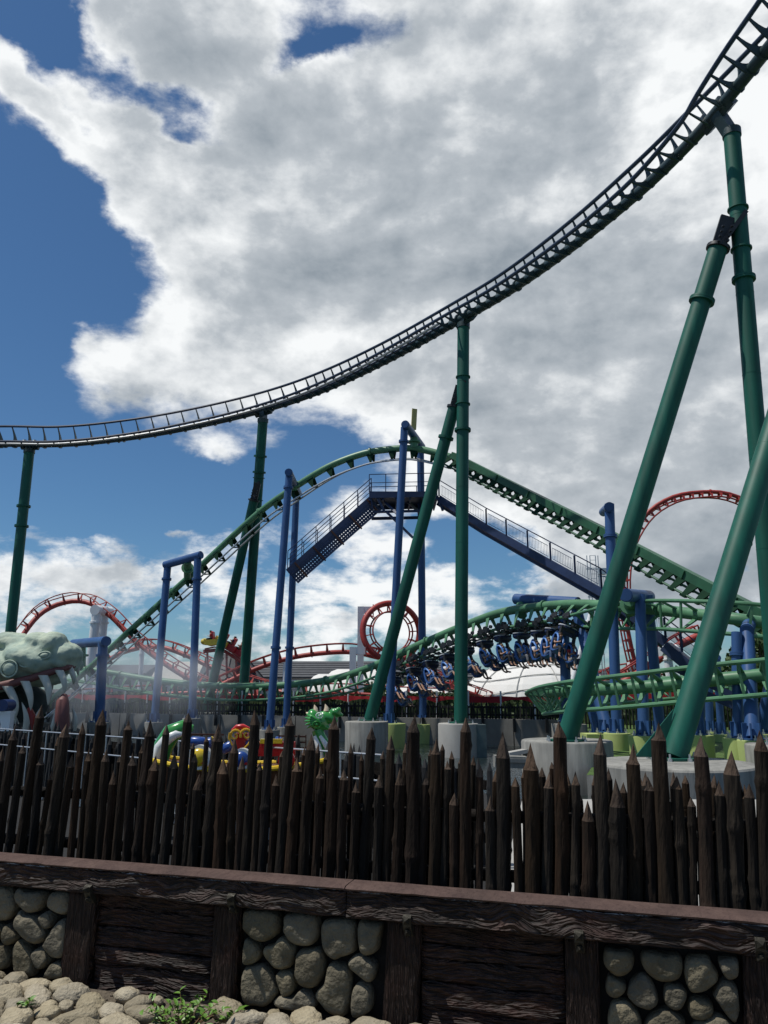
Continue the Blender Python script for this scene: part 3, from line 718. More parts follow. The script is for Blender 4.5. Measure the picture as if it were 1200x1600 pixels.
# mooring ramp and ladder stub by the right footing
b = MB(); q = P(795, 1178, 27); b.bar(q, P(858, 1166, 27), .5, .12); 
o = b.build('ramp', CONCW, None, 0); tag(o, 'narrow sloping concrete ramp resting against the large water footing', 'ramp')
b = MB(); b.bar(P(772, 1186, 25.5), P(822, 1188, 25.5), .6, .12); b.bar(P(772, 1189, 25.5), P(822, 1191, 25.5), .5, .35)
o = b.build('jetty', CONC, None, 0); tag(o, 'small concrete landing in the water left of the large footing', 'jetty')
# ------------------------------------------------------------------ service stairs, platform and walkway of the crest
sw = thing('service_walkway', 'dark blue service stairs, platform and long sloping catwalk under the track crest', 'walkway', P(630, 780, 48))
def rail_line(pts, posts, h=1.1, r=.028, mid=True, name='handrail'):
    b = MB(); b.tube([p + V((0, 0, h)) for p in pts], r, 6)
    if mid: b.tube([p + V((0, 0, h * .52)) for p in pts], r * .8, 6)
    for p in posts: b.cyl(p, p + V((0, 0, h)), r, None, 6)
    return b.build(name, NAVY, sw)
def lerp(a, b, t): return a + (b - a) * t
# left stairs: stringers, open punched treads seen from below
S0, S1 = P(449, 893, 47.5), P(580, 778, 47.5)
Tn = (S1 - S0).normalized(); Un = V((-Tn.z, 0, Tn.x)); W = 1.1
for dy_ in (0, W):
    b = MB(); b.bar(S0 + V((0, dy_, 0)), S1 + V((0, dy_, 0)), .06, .30, Un); b.build('stringer', NAVY, sw, 0)
NST = 30
# treads drop in rows: the open risers let dots of sky through
for k in range(4):
    b = MB(); o_ = -Un * (.22 + .18 * k)
    b.bar(S0 + o_ + V((0, .04 * k, 0)), S1 + o_ + V((0, .04 * k, 0)), .05, .13, Un)
    L = (S1 - S0).length; n = int(L / .17)
    for i in range(n):
        p = lerp(S0, S1, (i + .5) / n) + o_ - Un * .09 + V((0, .04 * k, 0)); b.bar(p - Un * .035 - Tn * .03, p + Un * .035 - Tn * .03, .05, .105, Tn)
    b.build('punched_panel', NAVY, sw, 0)
b = MB(); b.bar(S0 - Un * .94, S1 - Un * .94, .06, .14, Un); b.build('stringer', NAVY, sw, 0)
me = MB(); me.bar(V((0, 0, .1)), V((.0, 0, -1.10)), .10, .10, V((1, 0, 0))); me = me.mesh('cross_bar', RUST, 0)
for i in range(5):
    o = link('cross_bar', me, sw); o.matrix_local = Matrix.Translation(lerp(S0, S1, .10 + .215 * i) - V((0, .08, 0)) - off(sw)) @ Matrix((Tn, V((0, 1, 0)), Un)).transposed().to_4x4()
for dy_ in (0, W): rail_line([S0 + V((0, dy_, .15)), S1 + V((0, dy_, .15))], [lerp(S0, S1, i / 6) + V((0, dy_, .15)) for i in range(7)], 1.15)
# platform
PA, PB = P(577, 770, 47.3), P(683, 768, 47.3)
b = MB(); c = (PA + PB) / 2; Lx = (PB - PA).length
b.box(c + V((0, 1.4, -.05)), (Lx, 3.2, .10)); b.build('deck', NAVY, sw, 0)
b = MB()
b.bar(PA + V((0, -.25, -.25)), PB + V((0, -.25, -.25)), .10, .32); b.bar(PA + V((0, 3.0, -.25)), PB + V((0, 3.0, -.25)), .10, .32)
for i in range(6): q = lerp(PA, PB, i / 5 * .98 + .01); b.bar(q + V((0, -.2, -.45)), q + V((0, 2.95, -.45)), .10, .22)
b.bar(P(583, 800, 47.4), P(668, 798, 47.4), .08, .16); b.bar(PA + V((.1, 2.6, -1.1)), PB + V((-.3, 2.6, -1.1)), .1, .2)
b.bar(PA + V((.1, -.2, -.3)), P(583, 800, 47.4), .1, .14, V((0, 1, 0)))
b.build('floor_frame', NAVY, sw, 0)
b = MB()
for a, b_ in (((588, 775, 47.2), (601, 800, 47.2)), ((592, 776, 48), (628, 810, 46.6)), ((604, 800, 47.3), (645, 840, 47)), ((638, 785, 48), (661, 806, 50)), ((683, 775, 47.3), (692, 798, 47.3))):
    b.bar(P(*a), P(*b_), .14, .16, V((0, 1, 0)))
b.build('knee_brace', NAVY, sw, 0)
for dy_ in (-.2, 2.9): rail_line([PA + V((0, dy_, 0)), PB + V((-.35, dy_, 0))], [lerp(PA, PB, i / 4 * .97) + V((0, dy_, 0)) for i in range(5)], 1.15)
# long catwalk to the right
CK = [V(P(686, 776, 47.3)), V(P(760, 822, 44.5)), V(P(940, 922, 38.2)), V(P(1040, 1000, 36.8)), V(P(1092, 1042, 36))]
for k in range(4):
    a, b_ = CK[k], CK[k + 1]
    if k < 3:
        m = MB()
        for dy_ in (0, .95): m.bar(a + V((0, dy_, -.12)), b_ + V((0, dy_, -.12)), .10, .42)
        m.box((a + b_) / 2 + V((0, .475, -.26)), ((b_ - a).length, .85, .04), Matrix((( b_ - a).normalized(), V((0, 1, 0)) - (b_ - a).normalized() * (b_ - a).normalized().y, V((0, 0, 1)))).transposed())
        m.build('girder', NAVY, sw, 0)
    else:
        m = MB(); m.bar(a + V((0, 0, -.3)), b_ + V((0, 0, -.3)), .9, .5); m.bar(a + V((.3, 0, -1.3)), b_ + V((1.5, 0, -1.3)), .2, .3); m.bar(a + V((.3, 0, -1.9)), b_ + V((1.8, 0, -1.9)), .2, .3); m.build('girder', NAVY, sw, 0)
    L = (b_ - a).length; n = max(2, int(L / 1.75))
    rail_line([a + V((0, 0, .05)), b_ + V((0, 0, .05))], [], 1.05, .03, False)
    me = MB(); me.box((0, 0, .5), (.09, .09, .98)); me = me.mesh('post', NAVY, 0)
    for i in range(n + 1):
        o = link('post', me, sw); o.location = lerp(a, b_, i / n) + V((0, -.02, .05)) - off(sw)
    m = MB()
    for i in range(n):
        p0, p1_ = lerp(a, b_, (i + .10) / n), lerp(a, b_, (i + .90) / n)
        for q in range(13):
            p = lerp(p0, p1_, q / 12); m.bar(p + V((0, 0, .22)), p + V((0, 0, .82)), .014, .014, V((0, 1, 0)))
        for h in (.22, .82): m.bar(p0 + V((0, 0, h)), p1_ + V((0, 0, h)), .025, .025)
    m.build('mesh_infill', NAVY, sw, 0)
# ------------------------------------------------------------------ people
def skin_body(name, joints, edges, radii, m, root=0, sub=1):
    me = bpy.data.meshes.new(name); me.from_pydata(joints, edges, [])
    o = bpy.data.objects.new(name, me); COL.objects.link(o)
    md = o.modifiers.new('skin', 'SKIN'); md.use_smooth_shade = True
    for i, v in enumerate(me.skin_vertices[0].data):
        r = radii[i]; v.radius = (r, r) if not isinstance(r, tuple) else r; v.use_root = (i == root)
    s = o.modifiers.new('sub', 'SUBSURF'); s.levels = sub; s.render_levels = sub
    bpy.context.view_layer.update()
    dg = bpy.context.evaluated_depsgraph_get()
    out = bpy.data.meshes.new_from_object(o.evaluated_get(dg)); out.name = name
    bpy.data.objects.remove(o); bpy.data.meshes.remove(me)
    out.materials.clear(); out.materials.append(m); out.shade_smooth()
    return out
def seated(k):
    # x forward, y left, z up; origin at the hips
    J = [(0, 0, 0), (-.02, 0, .22), (-.03, 0, .42), (-.02, 0, .56), (.01, 0, .66), (.02, 0, .76)]
    Ed = [(0, 1), (1, 2), (2, 3), (3, 4), (4, 5)]
    R_ = [.15, .14, .16, .065, .095, .085]
    for s in (1, -1):
        i = len(J); hz = (.30, .38)[k % 2]
        J += [(.02, s * .10, -.02), (.44, s * .15, .02 + .03 * (k % 3)), (.50 + .1 * (k % 2), s * .15, -.42), (.62 + .1 * (k % 2), s * .16, -.50),
              (-.03, s * .19, .44), (.06, s * .27, .22), (.27, s * .16, hz), (.33, s * .12, hz + .03)]
        Ed += [(0, i), (i, i + 1), (i + 1, i + 2), (i + 2, i + 3), (2, i + 4), (i + 4, i + 5), (i + 5, i + 6), (i + 6, i + 7)]
        R_ += [.11, .075, .05, .04, .07, .05, .035, .035]
    return J, Ed, R_
PROTO = []
for k in range(3):
    J, Ed, R_ = seated(k)
    body = skin_body('body', J, Ed, R_, SKIN)
    # face relief
    bm = bmesh.new(); bm.from_mesh(body)
    def ball(c, r, sc=(1, 1, 1)):
        bmesh.ops.create_icosphere(bm, subdivisions=1, radius=r, matrix=Matrix.Translation(c) @ Matrix.Diagonal((*sc, 1)))
    ball((.115, 0, .71), .022, (1, .7, 1.4)); ball((.02, .10, .71), .022); ball((.02, -.10, .71), .022)
    bm.to_mesh(body); bm.free(); body.shade_smooth()
    keep = [0, 1, 2] + [10, 11] * 0
    # shirt: torso and upper arms
    SJ = [J[0], J[1], J[2], (J[3][0], 0, .53)]; SE = [(0, 1), (1, 2), (2, 3)]; SR = [.17, .158, .178, .085]
    for s in (0, 1):
        q = 6 + 8 * s; i = len(SJ); e_ = J[q + 5]; sh = J[q + 4]
        SJ += [sh, tuple(sh[a] + (e_[a] - sh[a]) * .75 for a in range(3))]; SE += [(2, i), (i, i + 1)]; SR += [.088, .068]
    shirt = skin_body('shirt', SJ, SE, SR, CLOTH['grey'])
    TJ = [(0, 0, 0), (0, 0, -.04)]; TE = [(0, 1)]; TR = [.168, .15]
    for s in (0, 1):
        q = 6 + 8 * s; i = len(TJ); TJ += [J[q], J[q + 1], tuple(J[q + 1][a] + (J[q + 2][a] - J[q + 1][a]) * (.75 if k != 1 else .25) for a in range(3))]
        TE += [(0, i), (i, i + 1), (i + 1, i + 2)]; TR += [.125, .092, .068]
    trou = skin_body('trousers', TJ, TE, TR, CLOTH['denim'])
    h = MB(); h.ell((-.012, 0, .775), (.105, .10, .10), None, 12, 8, .12, k)
    if k == 2: h.ell((-.07, 0, .66), (.06, .085, .14), None, 10, 7, .1, 5)
    hair = h.mesh('hair', HAIRS[k], .9)
    f = MB()
    for s in (0, 1):
        a = V(J[6 + 8 * s + 3]); f.ell(a + V((.02, 0, -.02)), (.13, .055, .05), Matrix.Rotation(.4, 3, 'Y'), 8, 6)
    shoe = f.mesh('shoes', CLOTH['black'], .9)
    PROTO.append((body, shirt, trou, hair, shoe))
def person(k, M, shirt, trou, label, group, hair=None):
    t = thing('person', label, 'person', (0, 0, 0), group); t.matrix_world = M
    for nm, me, mm in zip(('body', 'shirt', 'trousers', 'hair', 'shoes'), PROTO[k], (None, CLOTH[shirt], CLOTH[trou], hair, None)):
        o = link(nm, me, t)
        if mm: o.material_slots[0].link = 'OBJECT'; o.material_slots[0].material = mm
    return t
# ------------------------------------------------------------------ the hanging train
# local: x forward, y left, z up, origin on the spine
def seat_mesh():
    b = MB(); N = 8; rings = []
    prof = [(-.16, .86, .16), (-.20, .62, .25), (-.19, .35, .27), (-.16, .08, .27), (-.06, -.14, .26), (.14, -.19, .25), (.40, -.10, .22), (.50, -.02, .16)]
    for x, z, w in prof:
        rings.append([V((x, -w, z)), V((x - .05, -w * .5, z - .05)), V((x - .06, w * .5, z - .05)), V((x, w, z)), V((x + .10, w * .95, z + .06)), V((x + .02, w * .5, z + .015)), V((x + .02, -w * .5, z + .015)), V((x + .10, -w * .95, z + .06))])
    b.loft(rings)
    b.ell((-.15, 0, .80), (.09, .17, .16), None, 12, 8)
    return b
def restraint_mesh():
    b = MB()
    for s in (-1, 1):
        b.tube([V((-.16, s * .15, .78)), V((.02, s * .16, .74)), V((.16, s * .17, .55)), V((.20, s * .16, .30)), V((.18, s * .13, .10))], .052, 8)
    b.tube([V((.19, -.16, .3)), V((.22, 0, .24)), V((.19, .16, .3))], .05, 8)
    return b
SEAT = seat_mesh().mesh('seat', CUSH, .9); REST = restraint_mesh().mesh('restraint', mat('restraint_blue', (.08, .22, .55), .4, 0, .1, 5), .9)
TRIM = mat('white_trim', (.6, .62, .65), .4)
def chassis():
    b = MB()
    b.bar((-.55, 0, -1.20), (.55, 0, -1.20), .18, .14)       # axle beam under the rails
    for sx in (-.45, .45):
        b.bar((sx, -.60, -1.10), (sx, .60, -1.10), .09, .09)
    b.bar((.34, -.80, -1.52), (.34, 0, -1.50), .14, .12); b.bar((-.34, .80, -1.52), (-.34, 0, -1.50), .14, .12); b.bar((-.40, 0, -1.50), (.40, 0, -1.50), .14, .12)        # cross bar the seats hang from
    b.bar((0, 0, -1.2), (0, 0, -1.62), .2, .2, V((0, 1, 0)))
    for s in (-1, 1):
        b.bar((-.55, s * .1, -1.2), (0, s * .5, -1.6), .05, .05); b.bar((.55, s * .1, -1.2), (0, s * .5, -1.6), .05, .05)
    return b
def wheels():
    b = MB()
    for sx in (-.45, .45):
        for s in (-1, 1):
            y = s * .575
            for dx_ in (-.17, .17):
                b.cyl((sx + dx_, y - .05, -.74), (sx + dx_, y + .05, -.74), .10, None, 12)
                b.cyl((sx + dx_, y - .05, -1.15), (sx + dx_, y + .05, -1.15), .08, None, 12)
                b.cyl((sx + dx_, y + s * .17, -1.0), (sx + dx_, y + s * .17, -.9), .10, None, 12)
            b.box((sx, y + s * .20, -.93), (.40, .05, .26))
    return b
def cover():
    b = MB(); b.ell((0, 0, -1.44), (.36, .60, .20), None, 16, 8, pw=.8)
    b.loft([[V((.38 * math.cos(a), .62 * math.sin(a), z)) for a in [2 * math.pi * i / 16 for i in range(16)]] for z in (-1.36, -1.30)])
    return b
CH = chassis().mesh('car', DARKST, 0); WH = wheels().mesh('wheels', DARKST, .7); CV = cover().mesh('cover', NAVY, .9)
CVT = MB(); CVT.loft([[V((.40 * math.cos(a), .63 * math.sin(a), z)) for a in [2 * math.pi * i / 16 for i in range(16)]] for z in (-1.33, -1.28)]); CVT = CVT.mesh('trim', TRIM, .7)
HG = MB(); HG.bar((0, 0, 0), (0, 0, -.50), .13, .13, V((0, 1, 0))); HG.box((-.06, 0, -.42), (.3, .16, .16)); HG = HG.mesh('hanger', DARKST, 0)
tr = thing('coaster_train', 'long hanging train of paired blue seats swooping under the green track', 'roller coaster train', P(760, 990, 43.5))
idx = [i for i, f in enumerate(sfr) if P(598, 1035, 49).x < f[0].x < P(903, 944, 38.5).x]
NC = 11
LAB = ['white', 'black', 'navy', 'grey', 'red', 'teal', 'beige']
rowname = ['frontmost', 'second', 'third', 'fourth', 'fifth', 'sixth', 'seventh', 'eighth', 'ninth', 'tenth', 'eleventh', 'twelfth', 'last']
rs = random.Random(3)
for c_ in range(NC):
    f = sfr[idx[-1] - int(c_ * (len(idx) - 2) / (NC - 1))]
    p, T, R, U, d = f
    # the car keeps to the rails but hangs a little towards plumb
    M4 = Matrix.Translation(p) @ mat3(T, R, U).to_4x4()
    ro = Matrix.Translation(-off(tr))
    car = link('car', CH, tr); car.matrix_local = ro @ M4
    for nm, me in (('wheels', WH), ('cover', CV), ('trim', CVT)):
        link(nm, me, car, 'stuff' if nm == 'wheels' else None)
    for s in (-1, 1):
        hp = Matrix.Translation((-s * .34, s * .72, -1.50)) @ Matrix.Rotation(rad(s * 4), 4, 'X') @ Matrix.Rotation(rad(-6), 4, 'Y')
        for nm, me, T_ in (('hanger', HG, hp), ('seat', SEAT, hp @ Matrix.Translation((0, 0, -1.18))), ('restraint', REST, hp @ Matrix.Translation((0, 0, -1.18)))):
            o = link(nm, me, car); o.matrix_local = T_
        if c_ == 0 and s == 1: pass
        k = rs.randrange(3); sh = LAB[(c_ * 2 + (s > 0) * 3 + (0 if c_ else 1)) % 7]; tn = rs.choice(['denim', 'black', 'navy', 'grey'])
        if c_ == 2 and s < 0: sh = 'white'
        person(k, M4 @ hp @ Matrix.Translation((.05, 0, -1.18)), sh, tn,
               'rider in %s top with %s trousers in the %s row, %s seat' % (sh, tn if tn != 'denim' else 'denim', rowname[c_], 'near' if s < 0 else 'far'),
               'riders hanging in the blue train', HAIRS[rs.randrange(3)])
# ------------------------------------------------------------------ far bank: palisade, banner, hedge
def leaf_cloud(b, n, fn, size, rnd):
    for _ in range(n):
        c, k = fn(); s = size * rnd.uniform(.6, 1.4) * k
        e = Euler((rnd.uniform(0, 6.3), rnd.uniform(0, 6.3), rnd.uniform(0, 6.3))).to_matrix()
        b.add([c + e @ V((-s, -s * .6, 0)), c + e @ V((s, -s * .6, 0)), c + e @ V((s * .7, s * .7, 0)), c + e @ V((-s * .7, s * .7, 0))], [(0, 1, 2, 3)])
rn = random.Random(11)
def pale_mesh(r, h, rnd, n=8, rings=8, knots=True):
    """hewn pointed log standing on z=0, tip at z=h"""
    b = MB(); R = []; tip = min(h * .35, r * rnd.uniform(1.9, 3.4)); sh = h - tip
    kz = [rnd.uniform(.1, .95) * sh for _ in range(rnd.choice((1, 2, 2, 3)))] if knots else []
    ka = [rnd.uniform(0, 6.28) for _ in kz]
    cx, cy = rnd.uniform(-.2, .2) * r, rnd.uniform(-.2, .2) * r
    fx = [rnd.uniform(-1, 1) * r * .45 for _ in range(4)]
    zs = sorted([sh * i / rings for i in range(rings + 1)] + [max(0, z - r * .8) for z in kz] + [z for z in kz] + [min(sh, z + r * .8) for z in kz])
    z2 = [zs[0]]
    for z in zs[1:]:
        if z - z2[-1] > .004: z2.append(z)
    def cen(z):
        t = z / h; return math.sin(t * 5 + fx[2] * 90) * fx[0] * .6 * (1 if knots else 0), math.sin(t * 4 + fx[3] * 90) * fx[1] * .6 * (1 if knots else 0)
    for z in z2:
        ring = []; x0, y0 = cen(z)
        for j in range(n):
            a = 2 * math.pi * j / n
            k = 1 - .10 * z / h + .06 * math.sin(3 * a + z * 9 + fx[0] * 99)
            for q, w_ in zip(kz, ka): k += .30 * math.exp(-((z - q) / (r * .7)) ** 2) * max(0, .35 + .65 * math.cos(a - w_))
            ring.append(V((x0 + r * k * math.cos(a), y0 + r * k * math.sin(a), z)))
        R.append(ring)
    b.loft(R, caps=True)
    # hewn facets up to the point
    b.cur = 1; x0, y0 = cen(sh); k0 = len(b.v)
    tp = V((x0 + cx, y0 + cy, h)); base = [v * 1.0 for v in R[-1]]
    mid = []
    ph_ = rnd.uniform(0, 1.5); fcs = rnd.choice((3, 4, 4)); up = rnd.uniform(.15, .34)
    for j, v in enumerate(base):
        a = 2 * math.pi * j / n; sec = 2 * math.pi / fcs; w_ = (a + ph_) % sec - sec / 2
        k_ = math.cos(sec / 2) / math.cos(w_) * 1.12
        c_ = V((x0, y0, sh)); q = c_ + (v - c_) * min(1.0, k_ * (1 - up * .55)) ; mid.append(V((q.x, q.y, sh + tip * up * (.55 + .6 * (1 - abs(w_) / (sec / 2))) )))
    b.add(base + mid + [tp], [(j, (j + 1) % n, n + (j + 1) % n, n + j) for j in range(n)] + [(n + j, n + (j + 1) % n, 2 * n) for j in range(n)])
    b.cur = 0
    return b
fp = thing('palisade', 'long black palisade of thin pointed stakes along the far bank wall', 'palisade', fbpt(.5, FBZ))
b = MB(); L = (FB1 - FB0).length; n = int(L / .19)
for i in range(n):
    p = fbpt((i + rn.uniform(.2, .8)) / n, FBZ - .1, .1 + rn.uniform(-.05, .05)); h = rn.uniform(1.0, 1.32); r = rn.uniform(.05, .075)
    a0 = rn.uniform(0, 6)
    ring = [V((p.x + r * math.cos(a0 + k * 2.09), p.y + r * math.sin(a0 + k * 2.09), p.z)) for k in range(3)]
    top = [q + V((0, 0, h - .2)) for q in ring]
    b.add(ring + top + [V((p.x, p.y, p.z + h))], [(0, 1, 4, 3), (1, 2, 5, 4), (2, 0, 3, 5), (3, 4, 6), (4, 5, 6), (5, 3, 6)])
b.build('stake', mat('black_stake', (.012, .013, .014), .8), fp, 0, 'stuff')
for z in (.15, .6):
    b = MB(); b.bar(fbpt(0, z, .22), fbpt(1, z, .22), .10, .12); b.build('rail', MATS['black_stake'], fp, 0)
me = MB(); me.box((0, 0, 0), (.16, .16, .75)); me = me.mesh('bracket', MATS['black_stake'], 0)
for i in range(40):
    o = link('bracket', me, fp); o.location = fbpt((i + .5) / 40, -.42, -.40) - off(fp)
bn = thing('red_banner', 'red cloth banner strung on white posts behind the far palisade', 'banner', fbpt(.6, FBZ, 2))
NB = 36
pm = MB(); pm.cyl((0, 0, 0), (0, 0, 1.75), .06, None, 8); pm = pm.mesh('post', WHITE)
for i in range(NB + 1):
    o = link('post', pm, bn); o.location = fbpt(i / NB, FBZ, 2.0) - off(bn)
for i in range(NB):
    b = MB(); rings = []
    for k in range(9):
        t = k / 8; q = fbpt((i + .02 + t * .96) / NB, 0, 2.0 + .06 * math.sin(k * 2.1 + i)); sag = .16 * 4 * t * (1 - t)
        z1 = 1.25 - sag * .3 + rn.uniform(-.02, .02); z0 = .82 + sag * 1.2 * (i % 3 != 0) + rn.uniform(-.03, .03)
        rings.append([V((q.x, q.y, z0)), V((q.x, q.y, z1)), V((q.x + .01, q.y + .02, z1)), V((q.x + .01, q.y + .02, z0))])
    b.loft(rings); b.build('banner_cloth', BANNER, bn, .9)
# hedges
def hedge(label, pts, h, w, n, m, seed, z0=FBZ):
    r_ = random.Random(seed); b = MB(); P_ = [V(p) for p in pts]
    for a, c in zip(P_, P_[1:]): b.bar(a + V((0, 0, h * .35)), c + V((0, 0, h * .35)), w * .6, h * .65)
    segs = list(zip(P_, P_[1:])); LL = [(c - a).length for a, c in segs]
    def fn():
        a, c = r_.choices(segs, LL)[0]; t = r_.random(); q = a + (c - a) * t; nrm = V((-(c - a).y, (c - a).x, 0)).normalized()
        hh = h * (.82 + .25 * noise.noise(q * .35))
        return q + nrm * r_.gauss(0, w * .28) + V((0, 0, hh * (1 - r_.random() ** 2 * .9))), 1
    leaf_cloud(b, n, fn, .13, r_)
    o = b.build('hedge', m, None, 0); tag(o, label, 'hedge'); return o
hedge('clipped dark hedge running behind the red banner on the far bank', [fbpt(t, FBZ, 5) for t in (0.25, .6, 1.0)], 1.75, 2.2, 9000, HEDGEM, 1)
hedge('dense green hedge behind the blue legs on the right bank', [(14.5, 58, BANK_Z), (24, 52, BANK_Z), (40, 50, BANK_Z)], 2.6, 2.6, 9000, HEDGEM, 2)
b = MB(); rr_ = random.Random(5)
wn_ = thing('palisade', 'second black palisade behind the chartreuse drums', 'palisade', (20, 49, BANK_Z))
for i in range(170):
    x = 11.5 + i * .2; y = 50.5 - (x - 11.5) * .22; h = rr_.uniform(1.5, 1.9); r = .06
    ring = [V((x + r * math.cos(k * 2.09), y + r * math.sin(k * 2.09), BANK_Z)) for k in range(3)]; top = [q + V((0, 0, h - .2)) for q in ring]
    b.add(ring + top + [V((x, y, BANK_Z + h))], [(0, 1, 4, 3), (1, 2, 5, 4), (2, 0, 3, 5), (3, 4, 6), (4, 5, 6), (5, 3, 6)])
b.build('stake', MATS['black_stake'], wn_, 0, 'stuff')
b = MB(); b.bar((11.5, 50.7, 1.25), (45, 43.3, 1.25), .05, .45); o = b.build('red_banner', BANNER, None, 0); tag(o, 'straight red cloth strip above the right bank palisade', 'banner')
# trees
def tree(label, base, h, cr, seed, n=2600, group='trees beyond the rides'):
    r_ = random.Random(seed); t = thing('leafy_tree', label, 'tree', base, group)
    b = MB(); tp = base + V((r_.uniform(-.3, .3), 0, h * .75)); b.tube([base, base + (tp - base) * .5 + V((.1, 0, 0)), tp], [h * .035, h * .025, h * .008], 8)
    cl = []
    for i in range(14):
        a = r_.uniform(0, 6.28); q = V((math.cos(a) * cr * r_.uniform(.2, .8), math.sin(a) * cr * r_.uniform(.2, .8), h * r_.uniform(.38, .92)))
        cl.append((base + q, cr * r_.uniform(.28, .5)))
        b.tube([base + V((0, 0, h * .3)), base + q * .7 + V((0, 0, h * .05)), base + q], [h * .012, h * .008, .02], 5)
    b.build('trunk', TRUNK, t)
    b = MB()
    def fn():
        c, r = r_.choice(cl); d = V((r_.gauss(0, 1), r_.gauss(0, 1), r_.gauss(0, 1))).normalized() * r * r_.uniform(.55, 1.05)
        return c + V((d.x, d.y, d.z * .75)), 1
    leaf_cloud(b, n, fn, .13 * cr / 2.5, r_); b.build('crown', LEAFM, t, 0)
for i, (lb_, px, Y, z, h, cr) in enumerate([
    ('leafy green tree at the right edge behind the blue posts', 1192, 46, BANK_Z, 6.2, 2.6), ('broad tree outside the right edge past the banked track', 1262, 50, BANK_Z, 7.5, 3.2),
    ('low rounded tree between the blue posts right of the leaning column', 1128, 62, BANK_Z, 3.9, 2.6), ('small tree behind the thick leaning column', 1052, 64, BANK_Z, 3.4, 2.4),
    ('small round tree right of the white tents', 655, 100, FBZ, 2.9, 2.6), ('low tree left of the tall middle column', 700, 98, FBZ, 2.6, 2.4), ('low tree in front of the barrel tents', 540, 96, FBZ, 2.4, 2.6),
    ('low bushy tree behind the loop base', 600, 97, FBZ, 2.6, 2.8), ('tall tree far outside the right edge behind the lawn', 1500, 55, BANK_Z, 9, 3.6), ('second tall tree far outside the right edge', 1680, 52, BANK_Z, 8, 3.4), ('rounded tree beyond the lawn far to the right', 1850, 60, BANK_Z, 8.5, 3.8)]):
    c = P(px, 1075, Y); tree(lb_, V((c.x, Y, z)), h, cr, 20 + i)
# ------------------------------------------------------------------ buildings and tents far behind
def Pz(px, Y, z): c = P(px, 1075, Y); return V((c.x, Y, z))
def hall(label, x0, x1, Y, dep, eave, ridge, m=WALLG, roof=ROOFG, nwin=0, cat='building', over=.4, slats=0):
    a, c = Pz(x0, Y, FBZ), Pz(x1, Y, FBZ); W = c.x - a.x
    t = thing('hall', label, cat, (a + c) / 2)
    b = MB(); b.box(((a.x + c.x) / 2, Y + dep / 2, (FBZ + eave) / 2), (W, dep, eave - FBZ)); b.build('wall', m, t, 0)
    x0_, x1_ = a.x - over, c.x + over; y0, y1, ym = Y - over, Y + dep + over, Y + dep / 2
    b = MB(); b.add([(x0_, y0, eave), (x1_, y0, eave), (x1_, ym, ridge), (x0_, ym, ridge), (x1_, y1, eave), (x0_, y1, eave), (x0_, y0, eave - .15), (x1_, y0, eave - .15), (x1_, y1, eave - .15), (x0_, y1, eave - .15)],
          [(0, 1, 2, 3), (3, 2, 4, 5), (0, 3, 5), (1, 4, 2), (6, 7, 1, 0), (8, 9, 5, 4), (6, 9, 8, 7), (7, 8, 4, 1), (9, 6, 0, 5)])
    b.build('roof', roof, t, 0)
    if slats:
        for k in range(slats):
            u = k / slats; z = eave + (ridge - eave) * u; b = MB(); b.bar((x0_, y0 + (ym - y0) * u - .03, z + .03), (x1_, y0 + (ym - y0) * u - .03, z + .03), .10, .06); b.build('roof_course', roof, t, 0)
    for i in range(nwin):
        x = a.x + W * (i + .5) / nwin; f = MB(); f.box((x, Y - .03, eave - .95), (W / nwin * .62, .10, 1.1)); f = f.build('window', WHITE, t, 0)
        g = MB(); g.box((x, Y - .085, eave - .95), (W / nwin * .52, .03, .9)); g = g.build('pane', WINDK, f, 0); 
    return t
def Zy(py, Y): return P(600, py, Y).z
hall('long low hall with a grey roof behind the red track', 355, 748, 108, 16, Zy(1058, 108), Zy(1030, 108), nwin=14, slats=7)
hall('dark flat roofed building at left beyond the white twin pillar', 158, 222, 100, 10, Zy(1052, 100), Zy(1037, 100), nwin=4)
hall('pale gabled shed at left behind the square portal', 238, 300, 92, 8, Zy(1066, 92), Zy(1032, 92), m=WHITE, roof=mat('cream_roof', (.50, .48, .42), .8, 0, .15, 1), nwin=2)
hall('grey shingled building right of the white dome', 930, 996, 96, 10, Zy(1085, 96), Zy(1044, 96), slats=12)
hall('low building with white windows behind the right bank hedge', 1040, 1240, 110, 10, Zy(1075, 110), Zy(1062, 110), nwin=8)
pt = thing('pavilion', 'grey pyramid roofed pavilion under the small red train', 'building', Pz(362, 88, FBZ))
c = Pz(362, 88, 0); e_, r_z = Zy(1062, 88), Zy(1022, 88)
b = MB(); b.box((c.x, 88, (e_ + FBZ) / 2), (4.6, 4.6, e_ - FBZ)); b.build('wall', WALLG, pt, 0)
b = MB(); N = 12; b.loft([[V((c.x + rr * math.cos(2 * math.pi * i / N), 88 + rr * math.sin(2 * math.pi * i / N), z)) for i in range(N)] for rr, z in ((3.6, e_ - .1), (3.6, e_), (1.6, r_z - .5), (1.3, r_z))]); b.build('roof', ROOFG, pt, 0)
for i in range(N):
    a = 2 * math.pi * i / N; b = MB(); b.bar((c.x + 3.65 * math.cos(a), 88 + 3.65 * math.sin(a), e_ + .05), (c.x + 1.65 * math.cos(a), 88 + 1.65 * math.sin(a), r_z - .45), .14, .12); b.build('roof_rib', ROOFG, pt, 0)
